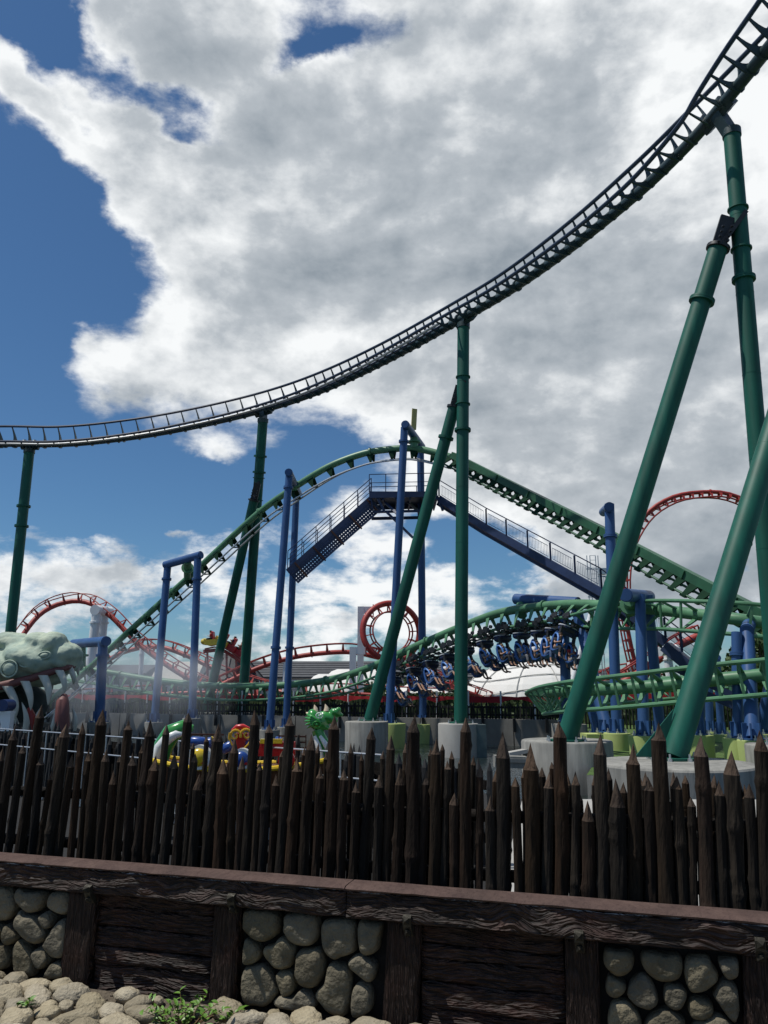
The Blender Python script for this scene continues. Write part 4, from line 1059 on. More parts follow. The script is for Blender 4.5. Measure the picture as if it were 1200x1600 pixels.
# barrel tents
tb = thing('barrel_tent', 'white barrel vaulted tents side by side behind the dipping track', 'tent', Pz(540, 92, FBZ))
for (xa, xb, Y, top) in ((505, 612, 96, 1044), (478, 560, 90, 1052)):
    a, c = Pz(xa, Y, 0), Pz(xb, Y, 0); b = MB(); h = Zy(top, Y) - FBZ; rings = []
    for k in range(13):
        t_ = k / 12; x = a.x + (c.x - a.x) * t_; e2 = min(1, .80 + .2 * math.sin(math.pi * min(1, t_ * 6) / 2)) * min(1, .80 + .2 * math.sin(math.pi * min(1, (1 - t_) * 6) / 2))
        rings.append([V((x, Y + 5 - 5 * math.cos(math.pi * j / 14) * e2, FBZ + h * e2 * math.sin(math.pi * j / 14) ** .7)) for j in range(15)])
    b.loft(rings); b.build('shell', FABRIC, tb, .9)
pk = thing('peaked_tent', 'white peaked marquee left of the dome', 'tent', Pz(655, 84, FBZ))
c = Pz(655, 84, 0); b = MB(); N = 16; prof = [(5.0, 1.0), (4.4, 1.6), (3.0, 2.3), (1.6, 3.1), (.7, 3.9), (.1, 4.8)]
kz = (Zy(1047, 84) - .6) / 4.8
b.loft([[V((c.x + rr * math.cos(2 * math.pi * i / N) * (1 - .06 * (i % 2)), 84 + rr * math.sin(2 * math.pi * i / N), z * kz)) for i in range(N)] for rr, z in prof]); b.build('canopy', FABRIC, pk, .6)
for i in range(0, N, 2):
    b = MB(); q = V((c.x + 4.95 * math.cos(2 * math.pi * i / N), 84 + 4.95 * math.sin(2 * math.pi * i / N), FBZ)); b.cyl(q, V((q.x, q.y, 1.0 * kz)), .06, None, 6); b.build('pole', WHITE, pk)
# the geodesic dome with seams
DY = 92; dcx = Pz(841, DY, 0).x; DR = (Pz(966, DY, 0).x - Pz(716, DY, 0).x) / 2
dm = thing('event_dome', 'big white fabric dome with ribbed seams below the hanging train', 'dome', (dcx, DY, FBZ))
dh = (Zy(1034, DY) - FBZ) * 1.08
b = MB(); NU, NVV = 32, 10
b.loft([[V((dcx + DR * math.cos(math.pi / 2 * k / NVV) * math.cos(2 * math.pi * j / NU), DY + DR * math.cos(math.pi / 2 * k / NVV) * math.sin(2 * math.pi * j / NU), FBZ - .1 + dh * math.sin(math.pi / 2 * k / NVV) * (1 - .012 * (j % 2)))) for j in range(NU)] for k in range(NVV)] , caps=True)
b.build('shell', FABRIC, dm, .12)
SE_ = mat('seam_tape', (.42, .42, .40), .8)
def dpt(el, az, k=1.006): return V((dcx + DR * k * math.cos(el) * math.cos(az), DY + DR * k * math.cos(el) * math.sin(az), FBZ - .1 + dh * k * math.sin(el)))
for az in range(0, 360, 30):
    b = MB(); b.tube([dpt(rad(e), rad(az + 4)) for e in range(0, 88, 8)], .06, 4); b.build('seam', SE_, dm)
for el in (18, 36, 54, 72):
    b = MB(); b.tube([dpt(rad(el + 5 * math.sin(a * 3)), a, 1.008) for a in [rad(x) for x in range(170, 371, 8)]], .055, 4); b.build('seam', SE_, dm)
b = MB(); b.tube([dpt(rad(86), 0), P(845, 1035, 88), P(865, 1008, 60), P(846, 1005, 45)][:2], .03, 4); b.build('cable', DARKST, dm)
# thin ladder mast
ms = thing('antenna_mast', 'thin grey lattice mast with a caged ladder beside the catwalk end', 'mast', Pz(938, 62, FBZ))
b = MB()
for px in (929, 934, 943, 947): q = Pz(px, 62, FBZ); b.cyl(q, V((q.x, 62, Zy(868, 62))), .035, None, 6)
b.build('mast_tube', STEEL, ms)
b = MB()
for i in range(34):
    z = FBZ + (Zy(868, 62) - FBZ) * i / 33; a, c = Pz(934, 62, z), Pz(943, 62, z); b.bar(a, c, .03, .03)
    if i % 6 == 0: b.bar(Pz(927, 62, z), Pz(948, 62, z), .05, .05); b.bar(Pz(927, 61.4, z), Pz(948, 61.4, z), .05, .05)
b.build('rungs', STEEL, ms, 0)
b = MB(); q = Pz(952, 62, Zy(893, 62)); b.box(q, (.6, .5, .5)); b.bar(Pz(945, 62, q.z - .4), Pz(960, 62, q.z - .4), .1, .1); b.build('floodlight', STEEL, ms, 0)
# ------------------------------------------------------------------ red coaster
def redtrack(label, keys, g=1.0, rs_=.27, rr_=.062, ts=1.6, dropd=.85):
    t = thing('coaster_track', label, 'coaster track', P(*keys[len(keys) // 2][:3]))
    build_track(t, [(*k, dropd) if len(k) == 4 else k for k in keys], g, rs_, rr_, RED, RAILRED, RED, tie_vee(g, .16, .04), ts, .8, 10)
    return t
redtrack('red track making a high hump at the far left', [(-30, 1085, 78, 0), (22, 1012, 80, -20), (60, 962, 82, -30), (98, 942, 84, -15), (135, 941, 84, 10), (172, 962, 83, 30), (210, 1000, 82, 35), (255, 1035, 81, 20), (300, 1063, 80, 0), (350, 1085, 79, 0)])
redtrack('red track forming the low second wave behind the square portal', [(140, 1062, 90, 0), (175, 1028, 90, 0), (215, 1013, 90, 0), (255, 1012, 89, 0), (300, 1028, 88, 0), (345, 1050, 86, 0), (400, 1072, 84, 0), (460, 1086, 82, 0)])
redtrack('red track rising gently towards the small loop', [(300, 1090, 80, 0), (350, 1068, 80, 0), (400, 1045, 80, 0), (450, 1029, 80, 0), (500, 1021, 80, 0), (548, 1019, 80, 0), (585, 1026, 80, 0), (640, 1042, 82, 0), (700, 1070, 84, 0), (770, 1096, 86, 0)], rs_=.24)
redtrack('low red track weaving behind the banner', [(120, 1092, 76, 0), (220, 1086, 76, 0), (320, 1082, 75, 0), (420, 1088, 74, 0), (520, 1083, 73, 0), (620, 1088, 72, 0), (720, 1092, 71, 0)], rs_=.16)
def loop_track(label, cx, cy, Y, rx, ry, tw, n0, n1, rs_=.3):
    t = thing('coaster_track', label, 'coaster track', P(cx, cy, Y)); c = P(cx, cy, Y)
    RX, RY = rx * Y / FPX, ry * Y / FPX * 1.02
    fr = []; N = 60
    pts = []
    for i in range(N + 1):
        a = rad(n0 + (n1 - n0) * i / N); pts.append((c + V((RX * math.cos(a), (i / N - .5) * tw + .35 * RX * math.cos(a), RY * math.sin(a))), a))
    b = MB(); b.tube([p for p, a in pts], rs_, 10); b.build('spine', RED, t)
    def inn(p, a, s): rd = V((math.cos(a), 0, math.sin(a))); return p - rd * .85 + V((-.25, .85, 0)).normalized() * s * .5
    for s in (-1, 1):
        b = MB(); b.tube([inn(p, a, s) for p, a in pts], .08, 8); b.build('rail', RAILRED, t)
    for p, a in pts[::4]:
        b = MB()
        for s in (-1, 1): b.bar(p, inn(p, a, s), .14, .08)
        b.bar(inn(p, a, -1), inn(p, a, 1), .12, .10); b.build('tie', RED, t, 0)
    return t
loop_track('small red vertical loop seen between the green braces', 612, 987, 78, 44, 43, 3.0, 262, -90)
redtrack('tall red loop track rising behind the two leaning green columns', [(1010, 1095, 62, 0), (996, 1050, 62, 0), (984, 1000, 62, 0), (976, 950, 62, 0), (974, 900, 62, 0), (982, 850, 62, 20), (1010, 803, 62, 30), (1050, 777, 62, 20), (1095, 769, 62, 10), (1140, 772, 62, 0), (1185, 795, 62, 0), (1215, 840, 62, 0), (1230, 900, 62, 0)], rs_=.17, g=.8, rr_=.07, dropd=-.45, ts=1.2)
redtrack('red track climbing right behind the leaning green column', [(930, 1090, 60, 0), (985, 1060, 60, 0), (1030, 1030, 60, 0), (1062, 1008, 60, 0), (1100, 990, 60, 0)], rs_=.3, dropd=.8)
redtrack('low red track passing behind the lowest green turnaround', [(930, 1070, 70, 0), (985, 1052, 70, 0), (1050, 1078, 70, 0), (1120, 1090, 70, 0)], rs_=.2)
# white supports
def pillar(label, legs, r, head=None):
    base = legs[0][0]; t = thing('track_support', label, 'pillar', base, 'white pillars of the red track')
    for a, c in legs:
        b = MB(); b.tube([a, c], r, 16); b.cyl(a + (c - a) * .88, a + (c - a) * .90, r * 1.25, None, 16); b.build('column', WHITE, t)
        b = MB(); b.cyl(a - V((0, 0, .25)), a + V((0, 0, .12)), r * 2, None, 16); b.build('base', CONC, t)
    if head: b = MB(); b.cyl(head[0], head[1], r * 1.15, None, 16); b.build('head', WHITE, t)
def zb(px, Y): return Pz(px, Y, FBZ + .02)
pillar('white twin legged pillar under the left red hump', [(zb(136, 82), P(151, 957, 82)), (zb(150, 84), P(163, 957, 84))], .48, (P(148, 953, 81.5), P(171, 956, 84.5)))
pillar('slim white pillar left of the square portal', [(zb(219, 88), P(222, 1012, 88))], .26)
pillar('thin white pillar far left of the small loop', [(zb(443, 80), P(446, 1035, 80))], .2)
def boxpillar(label, px, Y, py, w, arm=None):
    c = Pz(px, Y, 0); z1 = Zy(py, Y); t = thing('track_support', label, 'pillar', (c.x, Y, FBZ), 'white square pillars by the small loop')
    b = MB(); b.box((c.x, Y, (FBZ + z1) / 2), (w, w, z1 - FBZ)); b.build('column', WHITE, t, .5)
    b = MB(); b.box((c.x + .5, Y, z1 - .35), (1.4, w * .9, .68)); b.build('arm', WHITE, t, .5)
    b = MB(); b.box((c.x + 1.25, Y, z1 - .35), (.1, w * 1.3, 1.1)); b.build('end_plate', RED, t, 0)
boxpillar('taller white square pillar holding the small red loop', 563, 78, 948, .62)
boxpillar('shorter white square pillar in front of the loop pillar', 551, 75, 1011, .62)
pillar('white leg of the tall red loop seen below the catwalk', [(zb(985, 62), P(986, 1035, 62))], .3)
pillar('slanting white pole behind the front of the hanging train', [(zb(880, 66), P(925, 955, 66))], .24)
pillar('short white strut with a flange holding the red tube', [(zb(1050, 58), P(1043, 1020, 58))], .3, (P(1030, 1018, 57), P(1058, 1014, 58)))
pillar('thin white post between the right bank blue posts', [(zb(1103, 50), P(1101, 1060, 50))], .1)
# small red train on the pavilion top
rt = thing('coaster_train', 'small red and yellow train of seats cresting above the grey pavilion', 'roller coaster train', P(350, 1005, 84))
YEL = mat('yellow_body', (.62, .50, .05), .4); RDB = mat('red_body', (.50, .03, .04), .4)
pp = [P(331, 1004, 83), P(346, 1004, 84), P(359, 1011, 85), P(371, 1019, 86)]
for i, q in enumerate(pp):
    b = MB(); tl = Matrix.Rotation(rad(-8 if i < 1 else 28), 3, 'Y')
    b.loft([[q + tl @ V((x, y, z)) for x, y, z in r] for r in ([(-.75, -.5, -.1), (-.75, .5, -.1), (-.75, .5, .45), (-.75, -.5, .45)], [(-.2, -.55, -.35), (-.2, .55, -.35), (-.2, .55, .30), (-.2, -.55, .30)], [(.62, -.5, -.3), (.62, .5, -.3), (.62, .5, .30), (.62, -.5, .30)])])
    if i == 0: b.ell(q + V((-.75, 0, .1)), (.45, .5, .35))
    car = b.build('car', YEL if i < 2 else RDB, rt, .6)
    for s in (-.26, .26):
        b = MB(); b.box(q + tl @ V((.25, s, .62)), (.16, .42, .75), tl); b.ell(q + tl @ V((.22, s, 1.02)), (.14, .2, .14)); b.build('seat', RDB, car, .6)
        person(0, Matrix.Translation(q + tl @ V((.0, s, .42))) @ (tl @ Matrix.Rotation(math.pi, 3, 'Z')).to_4x4(), ['red', 'black', 'navy', 'beige'][i], 'black',
               'tiny passenger in %s, %s car of the red train, %s side' % (['red', 'black', 'navy', 'beige'][i], ['lead', 'second', 'third', 'rear'][i], 'near' if s < 0 else 'far'), 'passengers of the small red train')
b = MB()
for k in (-.5, .5): b.tube([P(320, 1014, 83 + k * .8), P(335, 1011, 83.5 + k), P(352, 1013, 84 + k), P(368, 1023, 85 + k), P(384, 1036, 86 + k), P(400, 1052, 87 + k)], .08, 6)
b.tube([P(318, 1018, 83), P(335, 1016, 83.5), P(352, 1018, 84), P(368, 1028, 85), P(384, 1041, 86), P(400, 1057, 87)], .2, 8)
for k in range(5): b.cyl(P(324 + k * 15, 1016 + k * k * 1.6, 83.3 + k * .6), Pz(326 + k * 15, 83.5 + k * .6, FBZ), .12, None, 8)
o = b.build('coaster_track', RAILRED, None); tag(o, 'short crest of red track carrying the small train', 'coaster track')
# ------------------------------------------------------------------ monster head statue round the tunnel mouth
HY = 40.0
def remeshed(name, b, vox, m, parent, disp=0.0, smo=6):
    me = b.mesh(name, m, 0, off(parent) if parent else None); o = link(name, me, parent)
    r = o.modifiers.new('r', 'REMESH'); r.mode = 'VOXEL'; r.voxel_size = vox; r.use_smooth_shade = True
    s = o.modifiers.new('s', 'SMOOTH'); s.factor = .7; s.iterations = smo
    bpy.context.view_layer.update(); dg = bpy.context.evaluated_depsgraph_get()
    nm = bpy.data.meshes.new_from_object(o.evaluated_get(dg)); o.modifiers.clear(); o.data = nm; bpy.data.meshes.remove(me)
    nm.name = name
    if disp:
        for v in nm.vertices: v.co += v.normal * disp * (noise.noise(v.co * 1.2) + .5 * noise.noise(v.co * 3.1) + .3 * noise.noise(v.co * 7))
    nm.shade_smooth(); nm.update(); return o
MON = mat('monster_skin', (.46, .52, .40), .8, 0, .3, 1.3, (1, 1, 1), 1.5, 5, .3, col2=(.27, .36, .31), dirt=.25)
GUM = mat('monster_gum', (.17, .06, .055), .6, 0, .3, 2)
TOOTH = mat('monster_tooth', (.62, .62, .55), .5, 0, .35, 1.6, (1, 1, .3), col2=(.38, .38, .32))
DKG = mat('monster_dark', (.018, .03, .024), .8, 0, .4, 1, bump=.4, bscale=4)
mo = thing('monster_head', 'giant pale green monster head statue with long teeth swallowing the track at left', 'statue', P(45, 1130, HY))
u1 = HY / FPX
def mp(px, py, dy=0.0): return P(px, py, HY + dy)
b = MB()
def mel(px, py, rx, ry, dy, rd, rot=0): b.ell(mp(px, py, dy), (rx * u1, rd, ry * u1), Matrix.Rotation(rad(-rot), 3, 'Y').inverted() if rot else None, 20, 14)
TL = 16
mel(20, 1040, 82, 24, 1.0, 2.3, TL); mel(-30, 1045, 70, 38, 1.2, 2.6, 6); mel(60, 1032, 52, 24, .9, 2.1, TL)
mel(84, 1006, 19, 20, -.2, .95, 8); mel(66, 1007, 26, 19, .2, 1.2, 20); mel(106, 1022, 20, 18, .2, 1.2, 0); mel(98, 1034, 28, 15, .6, 1.7, 14)
mel(34, 1008, 42, 17, .9, 1.5, 16); mel(-20, 1012, 60, 22, 1.1, 1.8, 8); mel(112, 1018, 12, 11, 1.9, .8)
# nostril side bump further back
mel(88, 1004, 16, 16, 2.2, .8)
mel(58, 1030, 50, 25, .3, 1.9, TL); mel(75, 1022, 30, 20, .3, 1.5, TL)
remeshed('snout', b, .075, MON, mo, .085, 12)
for px, py, rx, ry, dy in ((15, 1045, 12, 12, -1.42), (44, 1035, 12, 6.5, -1.28), (28, 1026, 10, 4, -1.20), (70, 1024, 9, 5, -1.15), (-14, 1050, 12, 13, -1.5)):
    b = MB(); c = mp(px, py, dy); tl = Matrix.Rotation(rad(-10), 3, 'Y'); b.ell(c, (rx * u1 * .86, .16, ry * u1 * .86), tl, 16, 8); b.build('scale_boss', MON, mo, .9)
    b = MB(); N = 24; b.tube([c + tl @ V((rx * u1 * math.cos(a), -.06, ry * u1 * math.sin(a))) for a in [2 * math.pi * i / N for i in range(N + 1)]], .045, 6); b.build('scale_rim', MON, mo)
b = MB(); b.tube([mp(x, y, d) for x, y, d in ((-60, 1085, -1.2), (0, 1072, -1.15), (45, 1061, -1.05), (80, 1050, -.9), (105, 1043, -.4), (118, 1040, .6), (116, 1042, 2.0))], [.22, .21, .19, .17, .15, .14, .12], 12); b.build('gum', GUM, mo)
def tooth(a, c, w, bend=0.0, nm='tooth'):
    b = MB(); rings = []; N = 8
    for i in range(N + 1):
        t = i / N; q = a + (c - a) * t + V((bend * math.sin(t * math.pi) * .5, -.1 * math.sin(t * math.pi), 0)); r = w * (1 - t) ** .65 * (1 - .12 * (1 - t)) + .012
        T = (c - a).normalized(); X = V((1, 0, 0)); 
        rings.append([q + V((math.cos(k * math.pi / 6) * r, math.sin(k * math.pi / 6) * r * .8, 0)) for k in range(12)])
    b.loft(rings); return b.build(nm, TOOTH, mo, .9)
for a, c, w, bd in (((11, 1072, -1.2), (23, 1124, -1.3), 8.5, .5), ((39, 1064, -1.2), (48, 1110, -1.2), 7.5, .3), ((67, 1055, -1.05), (75, 1102, -1.1), 8, .4), ((92, 1047, -.8), (101, 1083, -.8), 7.5, .3), ((107, 1042, -.1), (115, 1070, -.1), 6.5, .3), ((120, 1034, .9), (122, 1056, .9), 5, .1), ((79, 1052, 1.5), (82, 1078, 1.5), 5, .1), ((-20, 1080, -1.2), (-10, 1130, -1.2), 9, .4)):
    tooth(mp(*a), mp(*c), w * u1, bd)
for a, c, w, bd in (((40, 1145, -1.0), (34, 1097, -1.1), 6, .35), ((57, 1142, -.6), (65, 1104, -.7), 5, -.2), ((80, 1143, -.9), (86, 1110, -1.0), 5, .2), ((113, 1142, -.4), (113, 1105, -.5), 6, .35), ((27, 1145, .5), (22, 1115, .5), 5, .2)):
    tooth(mp(*a), mp(*c), w * u1, bd)
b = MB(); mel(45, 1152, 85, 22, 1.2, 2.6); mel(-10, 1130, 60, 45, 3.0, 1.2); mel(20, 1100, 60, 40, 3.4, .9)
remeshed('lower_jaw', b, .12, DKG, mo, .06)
b = MB(); b.tube([mp(98, 1150, -1.0), mp(97, 1120, -1.2), mp(98, 1096, -1.1), mp(101, 1086, -.9)], [.36, .34, .30, .14], 14); b.build('tongue', GUM, mo)
b = MB(); b.tube([mp(48, 1145, -.7), mp(49, 1120, -.8), mp(46, 1106, -.7)], [.2, .24, .1], 10); b.build('tongue', RED, mo)
bo = thing('blue_barrel', 'dark blue round drum on a white post in front of the monster jaw', 'drum', mp(9, 1135, -3))
b = MB(); c = mp(9, 1102, -3); b.cyl(c + V((0, -.35, 0)), c + V((0, .5, 0)), 8.5 * u1 * .95, None, 24); b.build('drum', mat('deep_blue', (.01, .03, .12), .4), bo)
b = MB(); b.box(mp(10, 1113, -3), (.62, .5, .12)); b.box(mp(10, 1128, -3), (.5, .4, .8)); b.build('stand', WHITE, bo, 0)
# ------------------------------------------------------------------ wall with carved beams, planks and boulders
wl = thing('boundary_wall', 'low wall of dark carved timber frames with rounded boulders set between', 'wall', WO)
wl.rotation_euler = (0, 0, WANG)
def bl(b, name, m, parent, smooth=.7, kind=None):
    me = b.mesh(name, m, smooth); return link(name, me, parent, kind)
U0, U1 = -3.4, 7.8
def grid_block(b, u0, u1, z0, z1, y0, y1, nu, nz, amp, seed, freq=(3, 8), edge=0.0):
    """box whose front face (y0) is a relief grid"""
    vs = []; 
    for k in range(nz + 1):
        for i in range(nu + 1):
            u = u0 + (u1 - u0) * i / nu; z = z0 + (z1 - z0) * k / nz
            e_ = min(i, nu - i, k * 2, (nz - k) * 2); rd = .012 if e_ == 0 else (.004 if e_ == 1 else 0)
            d = amp * noise.noise(V((u * freq[0], seed, z * freq[1]))) + amp * .5 * noise.noise(V((u * freq[0] * 2.7, seed + 4, z * freq[1] * 2.7)))
            zz = z + (edge * noise.noise(V((u * 5, seed + 9, k))) if k in (0, nz) else 0)
            vs.append(V((u, y0 + rd - d, zz)))
    n = len(vs); W = nu + 1
    fs = [(k * W + i, k * W + i + 1, (k + 1) * W + i + 1, (k + 1) * W + i) for k in range(nz) for i in range(nu)]
    back = [V((u0, y1, z0)), V((u1, y1, z0)), V((u1, y1, z1)), V((u0, y1, z1))]
    bot = list(range(0, W)); top = list(range(nz * W, n)); lef = [k * W for k in range(nz + 1)]; rig = [k * W + nu for k in range(nz + 1)]
    fs += [tuple(bot[::-1] + [n, n + 1])[::1], tuple(top + [n + 2, n + 3]), tuple(lef + [n + 3, n]), tuple(rig[::-1] + [n + 1, n + 2]), (n, n + 3, n + 2, n + 1)]
    b.add(vs + back, fs)
b = MB(); b.box(((U0 + U1) / 2, .090, .290), (U1 - U0, .03, .65)); bl(b, 'wall_core', MORTAR, wl, 0)
jt = wpix(545, 1400)[0]
cuts = [U0, -1.9, .0 - .9, jt, jt + 2.75, U1]
cuts = [U0, -1.15, jt, 4.95, U1]
for i, (a, c) in enumerate(zip(cuts, cuts[1:])):
    b = MB(); grid_block(b, a + .003, c - .003, .497, .634, -.055, .10, int((c - a) * 45), 14, .012, 10 + i * 3, (2.2, 9), .012); bl(b, 'beam', BEAM, wl, .9)
    # coping: top slab with ragged front lip
    b = MB(); N = int((c - a) * 40); rings = []
    for k in range(N + 1):
        u = a + .003 + (c - a - .006) * k / N; w_ = .010 * noise.noise(V((u * 4, 3, 1))) + .006 * noise.noise(V((u * 17, 5, 1))); h_ = .004 * noise.noise(V((u * 6, 8, 2))); bk = .012 * noise.noise(V((u * 3, 9, 5)))
        rings.append([V((u, -.062 + w_, .636)), V((u, -.068 + w_, .645 + h_)), V((u, -.050 + w_, .655 + h_)), V((u, .02, .658 + h_)), V((u, .085 + bk, .659)), V((u, .085 + bk, .60)), V((u, .0, .6345))])
    b.loft(rings); bl(b, 'coping', PINK, wl, .9)
posts = [(.475, .675), (1.475, 1.630), (2.515, 2.700), (3.440, 3.600), (4.255, 4.46)]
posts = [(a - 3.94, c - 3.94) for a, c in posts[2:4]] + posts + [(a + 3.94, c + 3.94) for a, c in posts[1:3]]
for i, (a, c) in enumerate(posts):
    b = MB(); vs = []
    grid_block(b, a, c, -.06, .4965, -.012, .10, 16, 26, .006, 40 + i, (9, 2))
    b.v = [(x - .035 * (1 - z / .5) * (.5 if i % 2 else 1), y - .012 * (z / .5), z) for x, y, z in b.v]
    bl(b, 'post', POSTW, wl, .9)
pan = [(.675, 1.475), (2.70, 3.44)]
pan = [(a + 3.94 * k, c + 3.94 * k) for k in (-1, 0, 1) for a, c in pan]
for j, (a, c) in enumerate(pan):
    if c > U1 or a < U0: continue
    zz = [-.06, .10, .205, .315, .405, .492]
    zz = [z + (.012 * math.sin(j * 3 + k * 2) if 0 < k < 5 else 0) for k, z in enumerate(zz)]
    for k in range(5):
        b = MB(); grid_block(b, a - .01, c - .014, zz[k] + .004, zz[k + 1] - .003, .012 + .006 * math.sin(k * 2.3 + j), .10, 44, 10, .010, 70 + j * 9 + k * 2, (3, 9), .010); bl(b, 'plank', PLANK, wl, .9)
# boulders: outlines surveyed from the photograph, each a rounded stone of its own
def stone_poly(pts, ox, oy, sc): return [wpix(ox + x / sc, oy + y / sc, -.03) for x, y in pts]
SB = """70,340 200,330 310,350 340,420 320,510 250,570 160,560 75,490 62,430|375,370 470,355 600,370 625,420 615,540 560,600 450,600 370,510 365,440|660,420 760,405 880,425 900,540 890,650 800,690 740,710 660,630 640,520|920,430 1000,425 1090,440 1080,560 1065,640 990,675 930,620|65,590 95,550 160,600 183,660 160,720 100,745 62,720|210,620 290,590 330,550 385,545 435,610 435,700 400,770 300,775 215,690|465,650 560,625 625,620 660,670 665,800 620,890 560,925 470,890 443,790|60,780 180,745 235,765 300,880 310,960 255,1050 180,1055 60,1010|310,820 380,797 430,820 445,930 400,980 345,965|290,1050 330,985 430,985 490,935 560,960 600,1050 530,1095|700,740 770,735 840,770 865,870 850,1060 800,1145 700,1110 610,1010 605,950 670,880|840,720 930,668 1050,740 1040,850 1000,875 890,800|890,900 940,875 1010,940 1020,1060 990,1110 880,1140 872,1000"""
SA = """-60,320 60,305 120,380 130,460 100,530 40,570 -60,540|135,340 170,310 230,345 340,340 360,380 330,460 280,500 210,490 140,400|385,380 420,345 540,355 545,480 500,520 430,500 380,450|130,540 165,483 210,520 280,535 345,620 350,700 290,740 220,700 140,620|320,520 380,485 420,530 415,600 375,612 330,570|-50,580 10,590 40,640 20,700 -50,715|55,610 90,590 140,650 145,710 90,740 45,700|360,730 440,580 490,550 525,580 520,720 500,830 420,830 355,760|-50,745 50,738 95,810 90,910 30,925 -50,900|125,780 165,703 230,760 270,860 270,975 180,965 130,930|268,800 320,763 370,790 385,870 340,925 290,900|345,980 400,900 440,865 500,890 505,980 420,1000|-250,330 -100,320 -80,430 -120,540 -250,520|-260,560 -120,580 -90,680 -150,760 -260,740|-250,780 -100,790 -80,900 -200,930"""
SC_ = """97,350 130,332 180,350 265,345 305,400 300,470 240,525 170,510 100,440|350,380 400,355 510,380 590,380 630,440 610,540 500,565 430,540 350,450|645,420 690,390 790,390 830,450 870,520 840,590 720,640 670,620 640,520|860,420 900,403 990,410 995,520 930,540 880,490|118,560 145,525 245,580 240,645 180,670 120,635|285,560 340,515 390,530 440,600 465,690 420,745 380,750 310,720 258,650|500,600 560,578 630,600 657,660 620,740 560,745 500,700|660,720 700,668 790,675 835,730 820,790 740,815 680,800|830,640 890,550 960,570 1000,640 990,840 930,800 860,700|137,740 180,695 280,710 350,820 330,900 140,900|385,820 500,740 620,800 650,850 600,920 390,910|700,850 850,780 960,850 960,920 720,920"""
def parse(s): return [[tuple(float(q) for q in p.split(',')) for p in st.split()] for st in s.split('|')]
stn = [stone_poly(p, 370, 1350, 4.8) for p in parse(SB)]
sets = [stn, [stone_poly(p, 0, 1320, 4.8) for p in parse(SA)], [stone_poly(p, 920, 1400, 4.286) for p in parse(SC_)],
        [[(u - 3.94, z) for u, z in p] for p in stn], [[(u + 3.94, z) for u, z in p] for p in stn]]
kk = 0
for st_ in sets:
    for poly in st_:
        kk += 1; cu = sum(p[0] for p in poly) / len(poly); cz = sum(p[1] for p in poly) / len(poly)
        ring = bez([V((u, z, 0)) for u, z in poly + poly[:1]], 1); n0 = len(poly)
        sm = []
        for i in range(n0):
            a, b_, c, d = poly[i - 1], poly[i], poly[(i + 1) % n0], poly[(i + 2) % n0]
            for k in range(4):
                t = k / 4; sm.append(tuple(.5 * ((2 * b_[q]) + (-a[q] + c[q]) * t + (2 * a[q] - 5 * b_[q] + 4 * c[q] - d[q]) * t * t + (-a[q] + 3 * b_[q] - 3 * c[q] + d[q]) * t ** 3) for q in (0, 1)))
        rings = []; sd = kk * 3.7; bulge = .055 + .018 * noise.noise(V((sd, 0, 0)))
        for s, y in ((.93, .06), (1.0, .03), (1.0, .008), (.955, -.020), (.87, -.036), (.74, -.044), (.55, -.047), (.3, -.049), (.06, -.050)):
            rr = []
            for u, z in sm:
                du, dz_ = u - cu, z - cz; q = V((cu + du * s, (y if y > 0 else y * bulge / .055) + .022, cz + dz_ * s))
                q.y += .016 * noise.noise(V((q.x * 9 + sd, sd, q.z * 9))) + .006 * noise.noise(V((q.x * 26 + sd, sd, q.z * 26)))
                if s > .8: q.x += .006 * noise.noise(V((q.x * 14, sd, q.z * 14))); q.z += .006 * noise.noise(V((q.x * 14, sd + 5, q.z * 14)))
                rr.append(q)
            rings.append(rr)
        b = MB(); b.loft(rings); bl(b, 'stone', STONE, wl, 1.2)
# iron straps with pyramid studs
for (px, py) in ((137, 1390), (361, 1405), (636, 1440), (905, 1465), (1189, 1478)):
    u, z = wpix(px, py + 8, .07)
    b = MB(); b.loft([[V((u - .022, y, z_)), V((u + .022, y, z_)), V((u + .022, y + .04, z_)), V((u - .022, y + .04, z_))] for y, z_ in ((-.060, z + .055), (-.085, z + .045), (-.075, z + .0), (-.040, z - .045), (-.030, z - .055))])
    br = bl(b, 'iron_strap', IRON, wl, .3)
    for y, z_, s in ((-.085, z + .030, .017), (-.052, z - .032, .018)):
        b = MB(); b.add([V((u - s, y, z_ - s)), V((u + s, y, z_ - s)), V((u + s, y, z_ + s)), V((u - s, y, z_ + s)), V((u + .004, y - .045, z_ + .010))], [(0, 1, 4), (1, 2, 4), (2, 3, 4), (3, 0, 4), (0, 3, 2, 1)]); bl(b, 'stud', IRON, br, 0)
